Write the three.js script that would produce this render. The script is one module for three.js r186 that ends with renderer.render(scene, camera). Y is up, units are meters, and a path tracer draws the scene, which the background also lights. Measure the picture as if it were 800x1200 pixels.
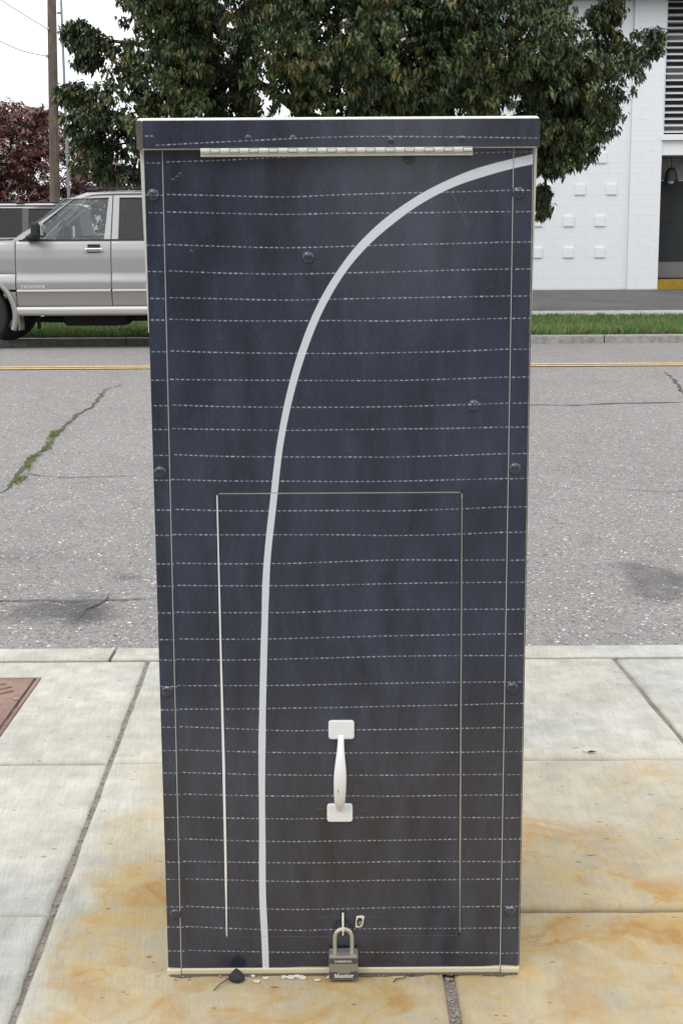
import * as THREE from 'three';
import { RoundedBoxGeometry } from 'three/addons/geometries/RoundedBoxGeometry.js';
import { mergeGeometries } from 'three/addons/utils/BufferGeometryUtils.js';
import { FontLoader } from 'three/addons/loaders/FontLoader.js';
import { TextGeometry } from 'three/addons/geometries/TextGeometry.js';

// ---------------------------------------------------------------- camera, sky, sun, exposure
const scene = new THREE.Scene();
const camera = new THREE.PerspectiveCamera(39.74, 682 / 1024, 0.05, 600);
camera.position.set(0, 1.05, 0);
camera.rotation.set(-Math.atan(303 / 1660), 0, -0.006, 'YXZ');
const renderer = new THREE.WebGLRenderer({ antialias: true });
renderer.setSize(682, 1024);
renderer.toneMapping = THREE.LinearToneMapping;
renderer.toneMappingExposure = 1.04;
renderer.shadowMap.enabled = true;

function rng(seed) {
  let a = seed >>> 0;
  return () => { a = (a + 0x6D2B79F5) | 0; let t = Math.imul(a ^ (a >>> 15), 1 | a); t = (t + Math.imul(t ^ (t >>> 7), 61 | t)) ^ t; return ((t ^ (t >>> 14)) >>> 0) / 4294967296; };
}
const LAT = new Float32Array(65536); { const r = rng(77); for (let i = 0; i < 65536; i++) LAT[i] = r(); }
function vn(x, y) {                                      // value noise, 0..1
  const xi = Math.floor(x), yi = Math.floor(y), fx = x - xi, fy = y - yi;
  const u = fx * fx * (3 - 2 * fx), v = fy * fy * (3 - 2 * fy);
  const a = (xi & 255) | ((yi & 255) << 8), b = ((xi + 1) & 255) | ((yi & 255) << 8), c = (xi & 255) | (((yi + 1) & 255) << 8), d = ((xi + 1) & 255) | (((yi + 1) & 255) << 8);
  const p = LAT[a] + (LAT[b] - LAT[a]) * u, q = LAT[c] + (LAT[d] - LAT[c]) * u;
  return p + (q - p) * v;
}
function fbm(x, y, n = 4) { let s = 0, a = 0.5, t = 0; for (let i = 0; i < n; i++) { s += a * vn(x, y); t += a; x = x * 2.03 + 17.3; y = y * 2.03 + 9.1; a *= 0.5; } return s / t; }
const sst = (a, b, x) => { const t = Math.min(1, Math.max(0, (x - a) / (b - a))); return t * t * (3 - 2 * t); };
const mix = (a, b, t) => a + (b - a) * t;

{ // overcast sky: brighter overhead, faint cloud structure
  const W = 512, H = 256, d = new Float32Array(W * H * 4);
  for (let j = 0; j < H; j++) for (let i = 0; i < W; i++) {
    const el = ((j + 0.5) / H - 0.5) * Math.PI, az = (i + 0.5) / W * 2 * Math.PI;
    const up = Math.max(0, Math.sin(el));
    const cx = Math.cos(az) * Math.cos(el), cz = Math.sin(az) * Math.cos(el), pl = 1 / (up + 0.22);
    const cl = 0.9 + 0.2 * fbm(cx * pl * 0.9 + 40, cz * pl * 0.9 + 40, 4);
    const L = (1.32 + 0.42 * up) * cl;
    const k = (j * W + i) * 4;
    d[k] = L * 0.985; d[k + 1] = L * 1.0; d[k + 2] = L * 1.03; d[k + 3] = 1;
  }
  const t = new THREE.DataTexture(d, W, H, THREE.RGBAFormat, THREE.FloatType);
  t.mapping = THREE.EquirectangularReflectionMapping; t.magFilter = THREE.LinearFilter; t.minFilter = THREE.LinearFilter; t.needsUpdate = true;
  scene.background = t; scene.environment = t;
}
const sun = new THREE.DirectionalLight(new THREE.Color(1, 0.965, 0.91), 0.75);
sun.name = 'sun_behind_cloud';
sun.position.set(-7, 15, 4); sun.target.position.set(0, 0, -8);
sun.castShadow = true; sun.shadow.radius = 34; sun.shadow.mapSize.set(2048, 2048);
Object.assign(sun.shadow.camera, { left: -22, right: 22, top: 22, bottom: -22, near: 0.5, far: 80 });
scene.add(sun, sun.target);

// ---------------------------------------------------------------- helpers
const RGB = (r, g, b) => new THREE.Color().setRGB(r, g, b);
const std = (c, roughness = 0.8, metalness = 0, more = {}) => new THREE.MeshStandardMaterial({ color: c, roughness, metalness, ...more });
const used = new Map();
function numbered(n) { const k = used.get(n) || 0; used.set(n, k + 1); return k ? n + '_' + String(k).padStart(3, '0') : n; }
function tag(o, label, category, group, kind) { o.userData.label = label; o.userData.category = category; if (group) o.userData.group = group; if (kind) o.userData.kind = kind; return o; }
function sh(m) { m.castShadow = m.receiveShadow = true; return m; }
function thing(name, label, category, x = 0, y = 0, z = 0, turn = 0, group) {
  const g = new THREE.Group(); g.name = numbered(name); g.position.set(x, y, z); g.rotation.y = turn; scene.add(g); return tag(g, label, category, group);
}
function setting(name, label) { const g = new THREE.Group(); g.name = numbered(name); g.userData = { kind: 'structure', label }; scene.add(g); return g; }
function part(name, geo, mat, parent, x = 0, y = 0, z = 0) {
  const g = Array.isArray(geo) ? mergeGeometries(geo.map((q) => (q.index ? q.toNonIndexed() : q))) : geo;
  const m = sh(new THREE.Mesh(g, mat)); m.name = parent === scene ? numbered(name) : name; m.position.set(x, y, z); parent.add(m); return m;
}
function boxUV(g, s = 1) {                                // uv in metres from the dominant normal
  g = g.index ? g.toNonIndexed() : g; const p = g.attributes.position, n = g.attributes.normal, uv = new Float32Array(p.count * 2);
  for (let i = 0; i < p.count; i++) {
    const ax = Math.abs(n.getX(i)), ay = Math.abs(n.getY(i)), az = Math.abs(n.getZ(i)), x = p.getX(i), y = p.getY(i), z = p.getZ(i);
    uv[2 * i] = (ax > ay && ax > az ? z : x) * s; uv[2 * i + 1] = (ay >= ax && ay >= az ? z : y) * s;
  }
  g.setAttribute('uv', new THREE.BufferAttribute(uv, 2)); return g;
}
const boxAt = (w, h, d, x, y, z) => boxUV(new THREE.BoxGeometry(w, h, d).translate(x, y, z));
const rbox = (w, h, d, r, x = 0, y = 0, z = 0, seg = 2) => new RoundedBoxGeometry(w, h, d, seg, r).translate(x, y, z);
function uvBy(g, f) { const p = g.attributes.position, a = new Float32Array(p.count * 2); for (let i = 0; i < p.count; i++) { const q = f(p.getX(i), p.getY(i), p.getZ(i)); a[2 * i] = q[0]; a[2 * i + 1] = q[1]; } g.setAttribute('uv', new THREE.BufferAttribute(a, 2)); return g; }
function cyl(a, b, r0, r1 = r0, seg = 10) {               // a rod from a to b
  const A = new THREE.Vector3(...a), B = new THREE.Vector3(...b), d = B.clone().sub(A), L = d.length();
  const g = new THREE.CylinderGeometry(r1, r0, L, seg); g.translate(0, L / 2, 0);
  g.applyQuaternion(new THREE.Quaternion().setFromUnitVectors(new THREE.Vector3(0, 1, 0), d.normalize())); return g.translate(A.x, A.y, A.z);
}
function taperTube(pts, r0, r1, seg = 14, rad = 8, wob = 0, seed = 1) {
  const c = new THREE.CatmullRomCurve3(pts.map((p) => new THREE.Vector3(...p))), g = new THREE.TubeGeometry(c, seg, 1, rad, false), p = g.attributes.position, v = new THREE.Vector3(), q = new THREE.Vector3();
  for (let i = 0; i <= seg; i++) {
    c.getPointAt(i / seg, q);
    for (let j = 0; j <= rad; j++) { const k = i * (rad + 1) + j; v.fromBufferAttribute(p, k).sub(q).multiplyScalar(mix(r0, r1, i / seg) * (1 + wob * (vn(i * 0.9 + seed * 13, (j % rad) * 1.3) - 0.5))); p.setXYZ(k, q.x + v.x, q.y + v.y, q.z + v.z); }
  }
  g.computeVertexNormals(); return g;
}
function sheet(xs, zs, yf, cf, uvs = 1) {                 // a height sheet over x and z with optional vertex colours
  const nx = xs.length, nz = zs.length, P = new Float32Array(nx * nz * 3), C = new Float32Array(nx * nz * 3), U = new Float32Array(nx * nz * 2), I = [];
  for (let j = 0; j < nz; j++) for (let i = 0; i < nx; i++) {
    const k = j * nx + i, x = xs[i], z = zs[j]; P[3 * k] = x; P[3 * k + 1] = yf(x, z); P[3 * k + 2] = z;
    const c = cf ? cf(x, z) : [1, 1, 1]; C[3 * k] = c[0]; C[3 * k + 1] = c[1]; C[3 * k + 2] = c[2]; U[2 * k] = x * uvs; U[2 * k + 1] = -z * uvs;
    if (i < nx - 1 && j < nz - 1) I.push(k, k + 1, k + nx, k + 1, k + nx + 1, k + nx);
  }
  const g = new THREE.BufferGeometry(); g.setAttribute('position', new THREE.BufferAttribute(P, 3)); g.setAttribute('uv', new THREE.BufferAttribute(U, 2));
  if (cf) g.setAttribute('color', new THREE.BufferAttribute(C, 3));
  g.setIndex(I); g.computeVertexNormals();
  if (g.attributes.normal.getY(0) < 0) { for (let t = 0; t < I.length; t += 3) { const s = I[t]; I[t] = I[t + 1]; I[t + 1] = s; } g.setIndex(I); g.computeVertexNormals(); }
  return g;
}
const range = (a, b, n) => Array.from({ length: n + 1 }, (_, i) => a + (b - a) * i / n);
function dataTex(W, H, f, srgb = true, rep = 1) {
  const d = new Uint8Array(W * H * 4);
  for (let j = 0; j < H; j++) for (let i = 0; i < W; i++) { const c = f(i, j), k = 4 * (j * W + i); d[k] = Math.max(0, Math.min(255, c[0])); d[k + 1] = Math.max(0, Math.min(255, c[1])); d[k + 2] = Math.max(0, Math.min(255, c[2])); d[k + 3] = 255; }
  const t = new THREE.DataTexture(d, W, H); if (srgb) t.colorSpace = THREE.SRGBColorSpace;
  t.wrapS = t.wrapT = THREE.RepeatWrapping; t.magFilter = THREE.LinearFilter; t.minFilter = THREE.LinearMipmapLinearFilter; t.generateMipmaps = true; t.repeat.set(rep, rep); t.needsUpdate = true; return t;
}
function canvasTex(W, H, draw, srgb = true) {
  const c = document.createElement('canvas'); c.width = W; c.height = H; draw(c.getContext('2d'), W, H);
  const t = new THREE.CanvasTexture(c); if (srgb) t.colorSpace = THREE.SRGBColorSpace; t.wrapS = t.wrapT = THREE.RepeatWrapping; t.magFilter = THREE.LinearFilter; return t;
}
const vflat = (pts) => { const s = new THREE.Shape(); pts.forEach((p, i) => (i ? s.lineTo(p[0], p[1]) : s.moveTo(p[0], p[1]))); s.closePath(); return s; };
const rr = (x0, y0, x1, y1, r) => { const s = new THREE.Shape(); s.moveTo(x0 + r, y0); s.lineTo(x1 - r, y0); s.quadraticCurveTo(x1, y0, x1, y0 + r); s.lineTo(x1, y1 - r); s.quadraticCurveTo(x1, y1, x1 - r, y1); s.lineTo(x0 + r, y1); s.quadraticCurveTo(x0, y1, x0, y1 - r); s.lineTo(x0, y0 + r); s.quadraticCurveTo(x0, y0, x0 + r, y0); return s; };
const ext = (shape, depth, bevel = 0, seg = 1, curve = 8) => new THREE.ExtrudeGeometry(shape, { depth: depth - 2 * bevel, bevelEnabled: bevel > 0, bevelThickness: bevel, bevelSize: bevel, bevelOffset: -bevel, bevelSegments: seg, curveSegments: curve }).translate(0, 0, bevel);

// ---------------------------------------------------------------- textures
const F = 1.945;                                          // distance of the cabinet front from the camera
// rusty, weathered pavement concrete: one texel per 0.93 mm over the square by the cabinet
const SX = -0.95, SZ = 1.75, SS = 1.9;
function rustAt(x, d) {                                   // d = metres from the camera; rust runs out of the cabinet base
  const wx = x + 0.2 * (fbm(x * 6 + 3, d * 6 + 8, 5) - 0.5), wd = d + 0.2 * (fbm(x * 6 + 31, d * 6 + 18, 5) - 0.5);
  const dx = Math.max(0, -0.27 - wx, wx - 0.27), near = Math.exp(-(dx * dx) / (x > 0 ? 0.16 : 0.06));
  let a = 0;
  a += sst(2.32, 2.06, wd) * mix(1.0, 0.72, sst(0.25, 0.9, Math.abs(wx)));
  a += 0.6 * Math.exp(-((wx + 0.36) ** 2 / 0.012 + (wd - 2.14) ** 2 / 0.025));
  a += 0.55 * Math.exp(-((wx + 0.40) ** 2 / 0.006 + (wd - 2.45) ** 2 / 0.06));
  a += 0.85 * near * sst(3.05, 2.15, wd) * (x > 0 ? 1 : 0.25);
  a += 0.5 * Math.exp(-((wx - 0.66) ** 2 / 0.008 + (wd - 2.66) ** 2 / 0.02));
  a += 0.6 * Math.exp(-((wx - 0.45) ** 2 / 0.09 + (wd - 2.2) ** 2 / 0.006));
  a *= sst(-0.47, -0.36, wx);
  const cover = Math.max(0, Math.min(1, a)) * (0.6 + 0.45 * sst(0.3, 0.58, fbm(wx * 5 + 70, wd * 5 + 41, 4)));
  const rim = (f, o) => { const n = fbm(wx * f + o, wd * f + o * 1.7, 4) - 0.5; return sst(0.035, 0.0, Math.abs(n)); };  // dried edges of old puddles
  const veins = Math.max(rim(6, 11), 0.8 * rim(9, 47)) * (0.25 + 0.75 * vn(wx * 8 + 3, wd * 8));
  const spots = sst(0.42, 0.76, fbm(wx * 13 + 7, wd * 13 + 3, 4));
  return [cover, cover * (0.6 * veins + 0.62 * spots)];
}
const pits = []; { const r = rng(5); for (let i = 0; i < 700; i++) pits.push([r() * 2048, r() * 2048, 0.8 + r() * r() * 5, r()]); }
const pitMap = new Float32Array(2048 * 2048);
for (const [px, py, pr, w] of pits) { const R = Math.ceil(pr * 2.2); for (let j = -R; j <= R; j++) for (let i = -R; i <= R; i++) { const x = Math.floor(px + i), y = Math.floor(py + j); if (x < 0 || y < 0 || x > 2047 || y > 2047) continue; const q = Math.hypot(i / 2, j) / pr + 0.6 * (vn(x * 0.5, y * 0.5) - 0.5); if (q < 1) pitMap[y * 2048 + x] = Math.max(pitMap[y * 2048 + x], (1 - q) * (0.4 + 0.6 * w)); } }
const broom = (x, d) => vn(x * 700 + d * 90, d * 14) * 0.6 + vn(x * 330 - d * 30, d * 9 + 4) * 0.4;
const paveTex = dataTex(2048, 2048, (i, j) => {
  const x = SX + i / 2048 * SS, d = SZ + j / 2048 * SS;
  const g = fbm(x * 3 + 2, d * 3 + 6, 4), m = fbm(x * 26, d * 26, 3), f = vn(i * 0.9, j * 0.9), b = broom(x, d);
  let v = 180 + (g - 0.5) * 38 + (m - 0.5) * 34 + (f - 0.5) * 24 + (b - 0.5) * 20;
  let c = [v + 1, v - 2, v - 13];
  const grey = sst(0.52, 0.7, fbm(x * 2.4 + 20, d * 2.4 + 3, 3)) * 0.5; c = [c[0] - 14 * grey, c[1] - 9 * grey, c[2] - 2 * grey];
  const [r1, r2] = rustAt(x, d); const grain = 0.3 + 0.75 * m + 0.75 * (fbm(x * 70, d * 70, 3) - 0.25);
  c = [mix(c[0], 186, r1 * 0.86 * grain), mix(c[1], 160, r1 * 0.86 * grain), mix(c[2], 106, r1 * 0.86 * grain)];
  const k = Math.min(1, r2 * grain); c = [mix(c[0], 164, k * 0.8), mix(c[1], 116, k * 0.8), mix(c[2], 58, k * 0.8)];
  const p = pitMap[j * 2048 + i]; c = c.map((q) => q * (1 - 0.38 * Math.min(1, p * 1.5)));
  return c;
});
paveTex.wrapS = paveTex.wrapT = THREE.MirroredRepeatWrapping;
const paveBump = dataTex(1024, 1024, (i, j) => {
  const x = SX + i / 1024 * SS, d = SZ + j / 1024 * SS, p = pitMap[(2 * j) * 2048 + 2 * i];
  const v = 150 + (fbm(x * 40, d * 40, 3) - 0.5) * 90 + (broom(x, d) - 0.5) * 60 + (vn(i * 1.1, j * 1.1) - 0.5) * 40 - p * 120; return [v, v, v];
}, false);
paveBump.wrapS = paveBump.wrapT = THREE.MirroredRepeatWrapping;
const M = {};
M.pave = std(RGB(0.92, 0.92, 0.92), 0.88, 0, { map: paveTex, bumpMap: paveBump, bumpScale: 0.0022 });
const paveUV = (g) => uvBy(g, (x, y, z) => [(x - SX) / SS, (-z - SZ) / SS]);

// aged asphalt: exposed stone in a dark binder
const aggregate = (bump) => canvasTex(2048, 2048, (c, W) => {
  const r = rng(91);
  c.fillStyle = bump ? 'rgb(70,70,70)' : 'rgb(104,102,101)'; c.fillRect(0, 0, W, W);
  for (let i = 0; i < 78000; i++) {
    const x = r() * W, y = r() * W, s = 1.2 + 5.4 * Math.pow(r(), 2.2), a = r() * 3.1, q = r(), e = 0.55 + 0.45 * r(), h = r();
    let v = 108 + (q - 0.5) * 62; if (h > 0.962) v = 158 + 44 * q; else if (h < 0.17) v = 56 + 28 * q;
    const w = (r() - 0.5) * 14;
    c.fillStyle = bump ? `rgb(${120 + q * 110 | 0},${120 + q * 110 | 0},${120 + q * 110 | 0})` : `rgb(${v + w | 0},${v | 0},${v - w * 0.8 | 0})`;
    for (const ox of [0, -W, W]) { if (x + ox < -8 || x + ox > W + 8) continue; for (const oy of [0, -W, W]) { if (y + oy < -8 || y + oy > W + 8) continue; c.beginPath(); c.ellipse(x + ox, y + oy, s, s * e, a, 0, 6.3); c.fill(); } }
  }
}, !bump);
const aspTex = aggregate(false), aspBump = aggregate(true);
aspTex.repeat.set(0.5, 0.5); aspBump.repeat.set(0.5, 0.5);
M.asphalt = std(RGB(1.63, 1.58, 1.53), 0.86, 0, { map: aspTex, bumpMap: aspBump, bumpScale: 0.004, vertexColors: true });

const roughTex = dataTex(512, 512, (i, j) => { const v = 178 + (fbm(i / 16, j / 16, 5) - 0.5) * 70 + (vn(i, j) - 0.5) * 40; return [v, v, v]; }, true);
const fineBump = dataTex(512, 512, (i, j) => { const v = 128 + (fbm(i / 9, j / 9, 4) - 0.5) * 150 + (vn(i * 1.3, j * 1.3) - 0.5) * 50; return [v, v, v]; }, false);
M.kerb = std(RGB(1.02, 1.0, 0.94), 0.9, 0, { map: roughTex, bumpMap: fineBump, bumpScale: 0.003 });
M.farKerb = std(RGB(0.66, 0.64, 0.60), 0.9, 0, { map: roughTex, bumpMap: fineBump, bumpScale: 0.004 });
M.dirt = std(RGB(0.5, 0.43, 0.36), 1, 0, { map: roughTex, bumpMap: fineBump, bumpScale: 0.004 });
M.crack = std(RGB(0.075, 0.07, 0.065), 1);
M.soil = std(RGB(0.035, 0.06, 0.02), 1, 0, { map: roughTex });
M.paint = std(RGB(0.82, 0.85, 0.875), 0.7, 0, { map: dataTex(512, 512, (i, j) => { const v = 248 + (fbm(i / 40, j / 40, 4) - 0.5) * 5 + (vn(i, j) - 0.5) * 5; return [v, v, v]; }), bumpMap: fineBump, bumpScale: 0.0005 });
M.trimWhite = std(RGB(0.78, 0.785, 0.79), 0.5);
M.ivory = std(RGB(0.70, 0.70, 0.62), 0.45, 0, { bumpMap: fineBump, bumpScale: 0.0006 });
M.cream = std(RGB(0.66, 0.60, 0.43), 0.55);
M.black = std(RGB(0.012, 0.012, 0.013), 0.6);
M.rubber = std(RGB(0.018, 0.018, 0.019), 0.85, 0, { bumpMap: fineBump, bumpScale: 0.002 });
M.dark = std(RGB(0.02, 0.02, 0.022), 0.9);
M.chrome = std(RGB(0.78, 0.78, 0.8), 0.16, 1);
M.steel = std(RGB(0.42, 0.42, 0.42), 0.38, 1, { bumpMap: fineBump, bumpScale: 0.0004 });

// ---------------------------------------------------------------- road
const roadY = (z) => { const d = -z; if (d < 13.5) { const t = (d - 3.75) / 9.75; return -0.13 + 0.18 * (1 - (1 - t) ** 2); } return 0.05 - 0.13 * Math.pow(Math.min(1, (d - 13.5) / 4.35), 2.3); };
const blot = (x, z, cx, cz, rx, rz, soft = 0.5) => { const q = Math.hypot((x - cx) / rx, (z - cz) / rz) + 0.9 * (fbm(x * 9 + cx * 7, z * 9, 4) - 0.5); return sst(1, 1 - soft, q); };
{
  const xs = [...range(-60, -4, 56), ...range(-3.95, 3.95, 225), ...range(4, 60, 56)];
  const zs = [...range(-3.72, -8, 120), ...range(-8.06, -13.5, 60), ...range(-13.6, -17.9, 40)];
  const g = sheet(xs, zs, (x, z) => roadY(z) + 0.004 * (fbm(x * 1.5, z * 1.5, 3) - 0.5), (x, z) => {
    let v = 1 + 0.16 * (fbm(x * 0.8 + 5, z * 0.5, 4) - 0.5) + 0.14 * (fbm(x * 5, z * 4, 3) - 0.5) + 0.12 * (vn(x * 23, z * 17) - 0.5);
    v *= 1 - 0.50 * blot(x, z, -0.93, -4.52, 0.27, 0.2, 0.6) * (0.7 + 0.5 * vn(x * 40, z * 30));
    v *= 1 - 0.34 * blot(x, z, -0.85, -4.6, 0.14, 0.2, 0.6);
    v *= 1 - 0.42 * blot(x, z, 1.10, -4.88, 0.15, 0.3, 0.45) * (0.75 + 0.5 * vn(x * 30, z * 24));
    v *= 1 - 0.24 * blot(x, z, 1.3, -4.9, 0.16, 0.14, 0.7);
    v *= 1 - 0.33 * blot(x, z, -0.76, -4.95, 0.08, 0.08, 0.6);
    v *= 1 - 0.16 * blot(x, z, -1.2, -5.3, 0.3, 0.25, 0.8);
    return [v, v, v];
  });
  const road = part('road', g, M.asphalt, scene); road.userData = { kind: 'structure', label: 'grey worn asphalt street behind the cabinet' };
  // cracks: dirt-filled splits, ragged in width
  const rib = (pts, w, seed) => {
    const P = [], I = []; const c = new THREE.CatmullRomCurve3(pts.map((p) => new THREE.Vector3(p[0], 0, p[1])), false, 'catmullrom', 0.2), n = Math.ceil(c.getLength() / 0.05);
    for (let i = 0; i <= n; i++) {
      const q = c.getPointAt(i / n), t = c.getTangentAt(i / n), jx = 0.05 * (fbm(i * 0.4, seed * 9, 3) - 0.5), ww = w * (0.25 + 1.4 * vn(i * 0.45 + seed * 5, 3)) * Math.min(1, 4 * i / n + 0.1, 4 * (1 - i / n) + 0.1);
      for (const s of [-1, 1]) { const x = q.x - t.z * (s * ww / 2 + jx), z = q.z + t.x * (s * ww / 2 + jx); P.push(x, roadY(z) + 0.0045, z); }
      if (i < n) I.push(2 * i, 2 * i + 1, 2 * i + 2, 2 * i + 1, 2 * i + 3, 2 * i + 2);
    }
    const b = new THREE.BufferGeometry(); b.setAttribute('position', new THREE.Float32BufferAttribute(P, 3)); b.setIndex(I); b.computeVertexNormals();
    if (b.attributes.normal.getY(2) < 0) { for (let t = 0; t < I.length; t += 3) { const s = I[t]; I[t] = I[t + 1]; I[t + 1] = s; } b.setIndex(I); b.computeVertexNormals(); } return b;
  };
  [[[[-1.9, -6.0], [-1.6, -6.5], [-1.57, -6.7], [-1.62, -7.05], [-1.64, -7.4], [-1.65, -7.8], [-1.68, -8.3], [-1.73, -9.1], [-1.71, -9.75], [-1.79, -10.8], [-1.7, -11.4]], 0.018],
   [[[-1.71, -9.7], [-1.55, -9.55], [-1.42, -9.45], [-1.2, -9.4], [0.4, -9.6], [1.29, -9.65], [1.51, -9.6], [1.9, -9.71], [2.37, -9.75], [2.8, -9.85], [4.2, -9.6]], 0.02],
   [[[-2.6, -4.68], [-1.21, -4.66], [-1.07, -4.645], [-0.97, -4.63], [-0.88, -4.66], [-0.66, -4.655], [-0.2, -4.66]], 0.007],
   [[[2.75, -12.1], [2.62, -11.1], [2.52, -10.5], [2.44, -9.8], [2.5, -9.2]], 0.018],
   [[[-0.845, -4.36], [-0.85, -4.54], [-0.81, -4.6], [-0.79, -4.75]], 0.006],
   [[[1.2, -6.6], [1.5, -6.45], [1.8, -6.5], [2.4, -6.3]], 0.007],
   [[[-1.62, -7.05], [-1.35, -6.9], [-1.0, -6.95]], 0.01]].forEach(([p, w], i) => { part('crack', rib(p, w, i + 1), M.crack, road); });
  // double yellow line: worn paint, a real film above the asphalt
  const wear = dataTex(512, 512, (i, j) => { const q = sst(0.60, 0.70, fbm(i / 10, j / 10, 4)), v = 0.9 + 0.2 * fbm(i / 30, j / 30, 3); return [mix(206, 160, q) * v, mix(174, 150, q) * v, mix(116, 126, q) * v]; });
  M.yellow = std(RGB(0.98, 0.96, 0.97), 0.75, 0, { map: wear });
  for (const z0 of [-12.6, -12.79]) {
    const t = part('yellow_line', sheet(range(-60, 60, 240), range(z0, z0 - 0.12, 2), (x, z) => roadY(z) + 0.008 + 0.004 * (fbm(x * 1.5, z * 1.5, 3) - 0.5), null), M.yellow, scene); t.userData = { kind: 'structure', label: z0 > -12.7 ? 'yellow centre line stripe nearer the camera' : 'yellow centre line stripe farther from the camera' };
  }
}

// ---------------------------------------------------------------- near pavement: slabs, joints, kerb
{
  const walk = setting('sidewalk', 'pale concrete pavement slabs around the cabinet, stained with rust');
  part('joint_fill', [sheet(range(-6, -0.9, 10), range(-0.2, -3.6, 8), () => -0.016).toNonIndexed(), sheet(range(-0.9, 0.95, 80), range(-0.2, -3.6, 120), (x, z) => -0.0085 + 0.006 * (fbm(x * 30, z * 30, 3) - 0.5)).toNonIndexed(), sheet(range(0.95, 6, 10), range(-0.2, -3.6, 8), () => -0.016).toNonIndexed()], M.dirt, walk);
  const xl = (z) => -0.51 + (z + 3.57) * 0.026;
  const lift = rng(14);
  function slab(x0, x1, z0, z1, hole) {                   // x0, x1 may be functions of z; z0 is the near edge
    const X = (f, z) => (typeof f === 'function' ? f(z) : f), s = new THREE.Shape();
    const N = 14, jit = (a) => 0.006 * (fbm(a * 9, lift() * 3, 3) - 0.5);
    const pts = [];
    for (let i = 0; i <= N; i++) { const t = i / N; pts.push([mix(X(x0, z0), X(x1, z0), t), -(z0) + jit(t * 7 + z0)]); }
    for (let i = 1; i <= N; i++) { const z = mix(z0, z1, i / N); pts.push([X(x1, z) + jit(z), -z]); }
    for (let i = 1; i <= N; i++) { const t = 1 - i / N; pts.push([mix(X(x0, z1), X(x1, z1), t), -(z1) + jit(t * 5 + z1)]); }
    for (let i = 1; i < N; i++) { const z = mix(z1, z0, i / N); pts.push([X(x0, z) + jit(z + 4), -z]); }
    pts.forEach((p, i) => (i ? s.lineTo(...p) : s.moveTo(...p))); s.closePath();
    if (hole) { const h = new THREE.Path(); h.moveTo(hole[0], hole[2]); h.lineTo(hole[0], hole[3]); h.lineTo(hole[1], hole[3]); h.lineTo(hole[1], hole[2]); h.closePath(); s.holes.push(h); }
    const g = new THREE.ExtrudeGeometry(s, { depth: 0.08, bevelEnabled: true, bevelThickness: 0.008, bevelSize: 0.014, bevelOffset: -0.014, bevelSegments: 5 });
    g.rotateX(-Math.PI / 2).translate(0, -0.088 + (lift() - 0.5) * 0.003, 0);
    part('slab', paveUV(g), M.pave, walk);
  }
  const gl = 0.0048, L0 = (z) => xl(z) - gl, L1 = (z) => xl(z) + gl, R = (z) => 0.713 + (z + 3.617) * 0.047;
  const R0 = (z) => R(z) - 0.006, R1 = (z) => R(z) + 0.006;
  slab(-1.7, L0, -2.841, -3.592, [-1.395, -0.763, 2.885, 3.452]);
  slab(L1, 0.126, -2.841, -3.592); slab(0.13, R0, -2.841, -3.592); slab(R1, 1.33, -2.841, -3.592); slab(1.336, 1.95, -2.841, -3.592);
  slab(-1.12, L0, -2.147, -2.834); slab(-1.75, -1.126, -2.145, -2.836); slab(-2.36, -1.756, -2.145, -2.836); slab(-2.36, -1.706, -2.841, -3.592);
  slab(L1, 0.147, -1.44, -2.836);                         // the long slab beside the cabinet
  slab(0.152, 0.76, -2.153, -2.836); slab(0.766, 1.4, -2.149, -2.836); slab(1.406, 2.0, -2.149, -2.836);
  slab(0.163, 0.76, -1.44, -2.145); slab(0.766, 1.4, -1.44, -2.144); slab(1.406, 2.0, -1.44, -2.144);
  slab(-1.12, L0, -1.44, -2.139); slab(-1.75, -1.126, -1.44, -2.139);
  for (let i = -3; i < 4; i++) { slab(i * 0.61 + 0.13, i * 0.61 + 0.735, -0.74, -1.434); }
  // grit lying in the open joints
  const r = rng(33), grit = [];
  const pebble = (x, y, z, s) => { const g = new THREE.IcosahedronGeometry(s, 0); g.scale(1, 0.7, 0.8 + r() * 0.5); g.rotateY(r() * 6).rotateX(r()); return g.translate(x, y, z); };
  for (let i = 0; i < 230; i++) { const z = -1.75 - r() * 1.8; grit.push(pebble(xl(z) + (r() - 0.5) * 0.012, -0.006, z, 0.0009 + r() * r() * 0.0028)); }
  for (let i = 0; i < 90; i++) { const z = -1.7 - r() * 0.24; grit.push(pebble(0.155 + (r() - 0.5) * 0.012, -0.006, z, 0.001 + r() * r() * 0.003)); }
  const gm = part('joint_grit', grit, std(RGB(0.30, 0.27, 0.24), 0.9), walk); gm.userData.kind = 'stuff';

  const kerb = setting('kerb', 'pale concrete kerb along the near side of the street');
  const prof = new THREE.Shape(); prof.moveTo(-3.604, -0.14); prof.lineTo(-3.604, -0.004); prof.quadraticCurveTo(-3.604, 0, -3.608, 0); prof.lineTo(-3.722, -0.003); prof.quadraticCurveTo(-3.744, -0.004, -3.746, -0.026); prof.lineTo(-3.756, -0.14); prof.closePath();
  for (const [a, b] of [[-9.76, -6.717], [-6.708, -3.665], [-3.655, -0.618], [-0.608, 2.43], [2.44, 5.48], [5.49, 9]]) {
    const g = ext(prof, b - a, 0); g.rotateY(-Math.PI / 2).translate(b, 0, 0);            // profile x becomes z
    const q = g.attributes.position; for (let i = 0; i < q.count; i++) q.setZ(i, q.getZ(i));
    part('kerb_segment', uvBy(g, (x, y, z) => [(x * 0.8 + 0.2 - SX) / SS, (-z - y - SZ - 0.4) / SS]), M.pave, kerb);
  }
}

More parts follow.
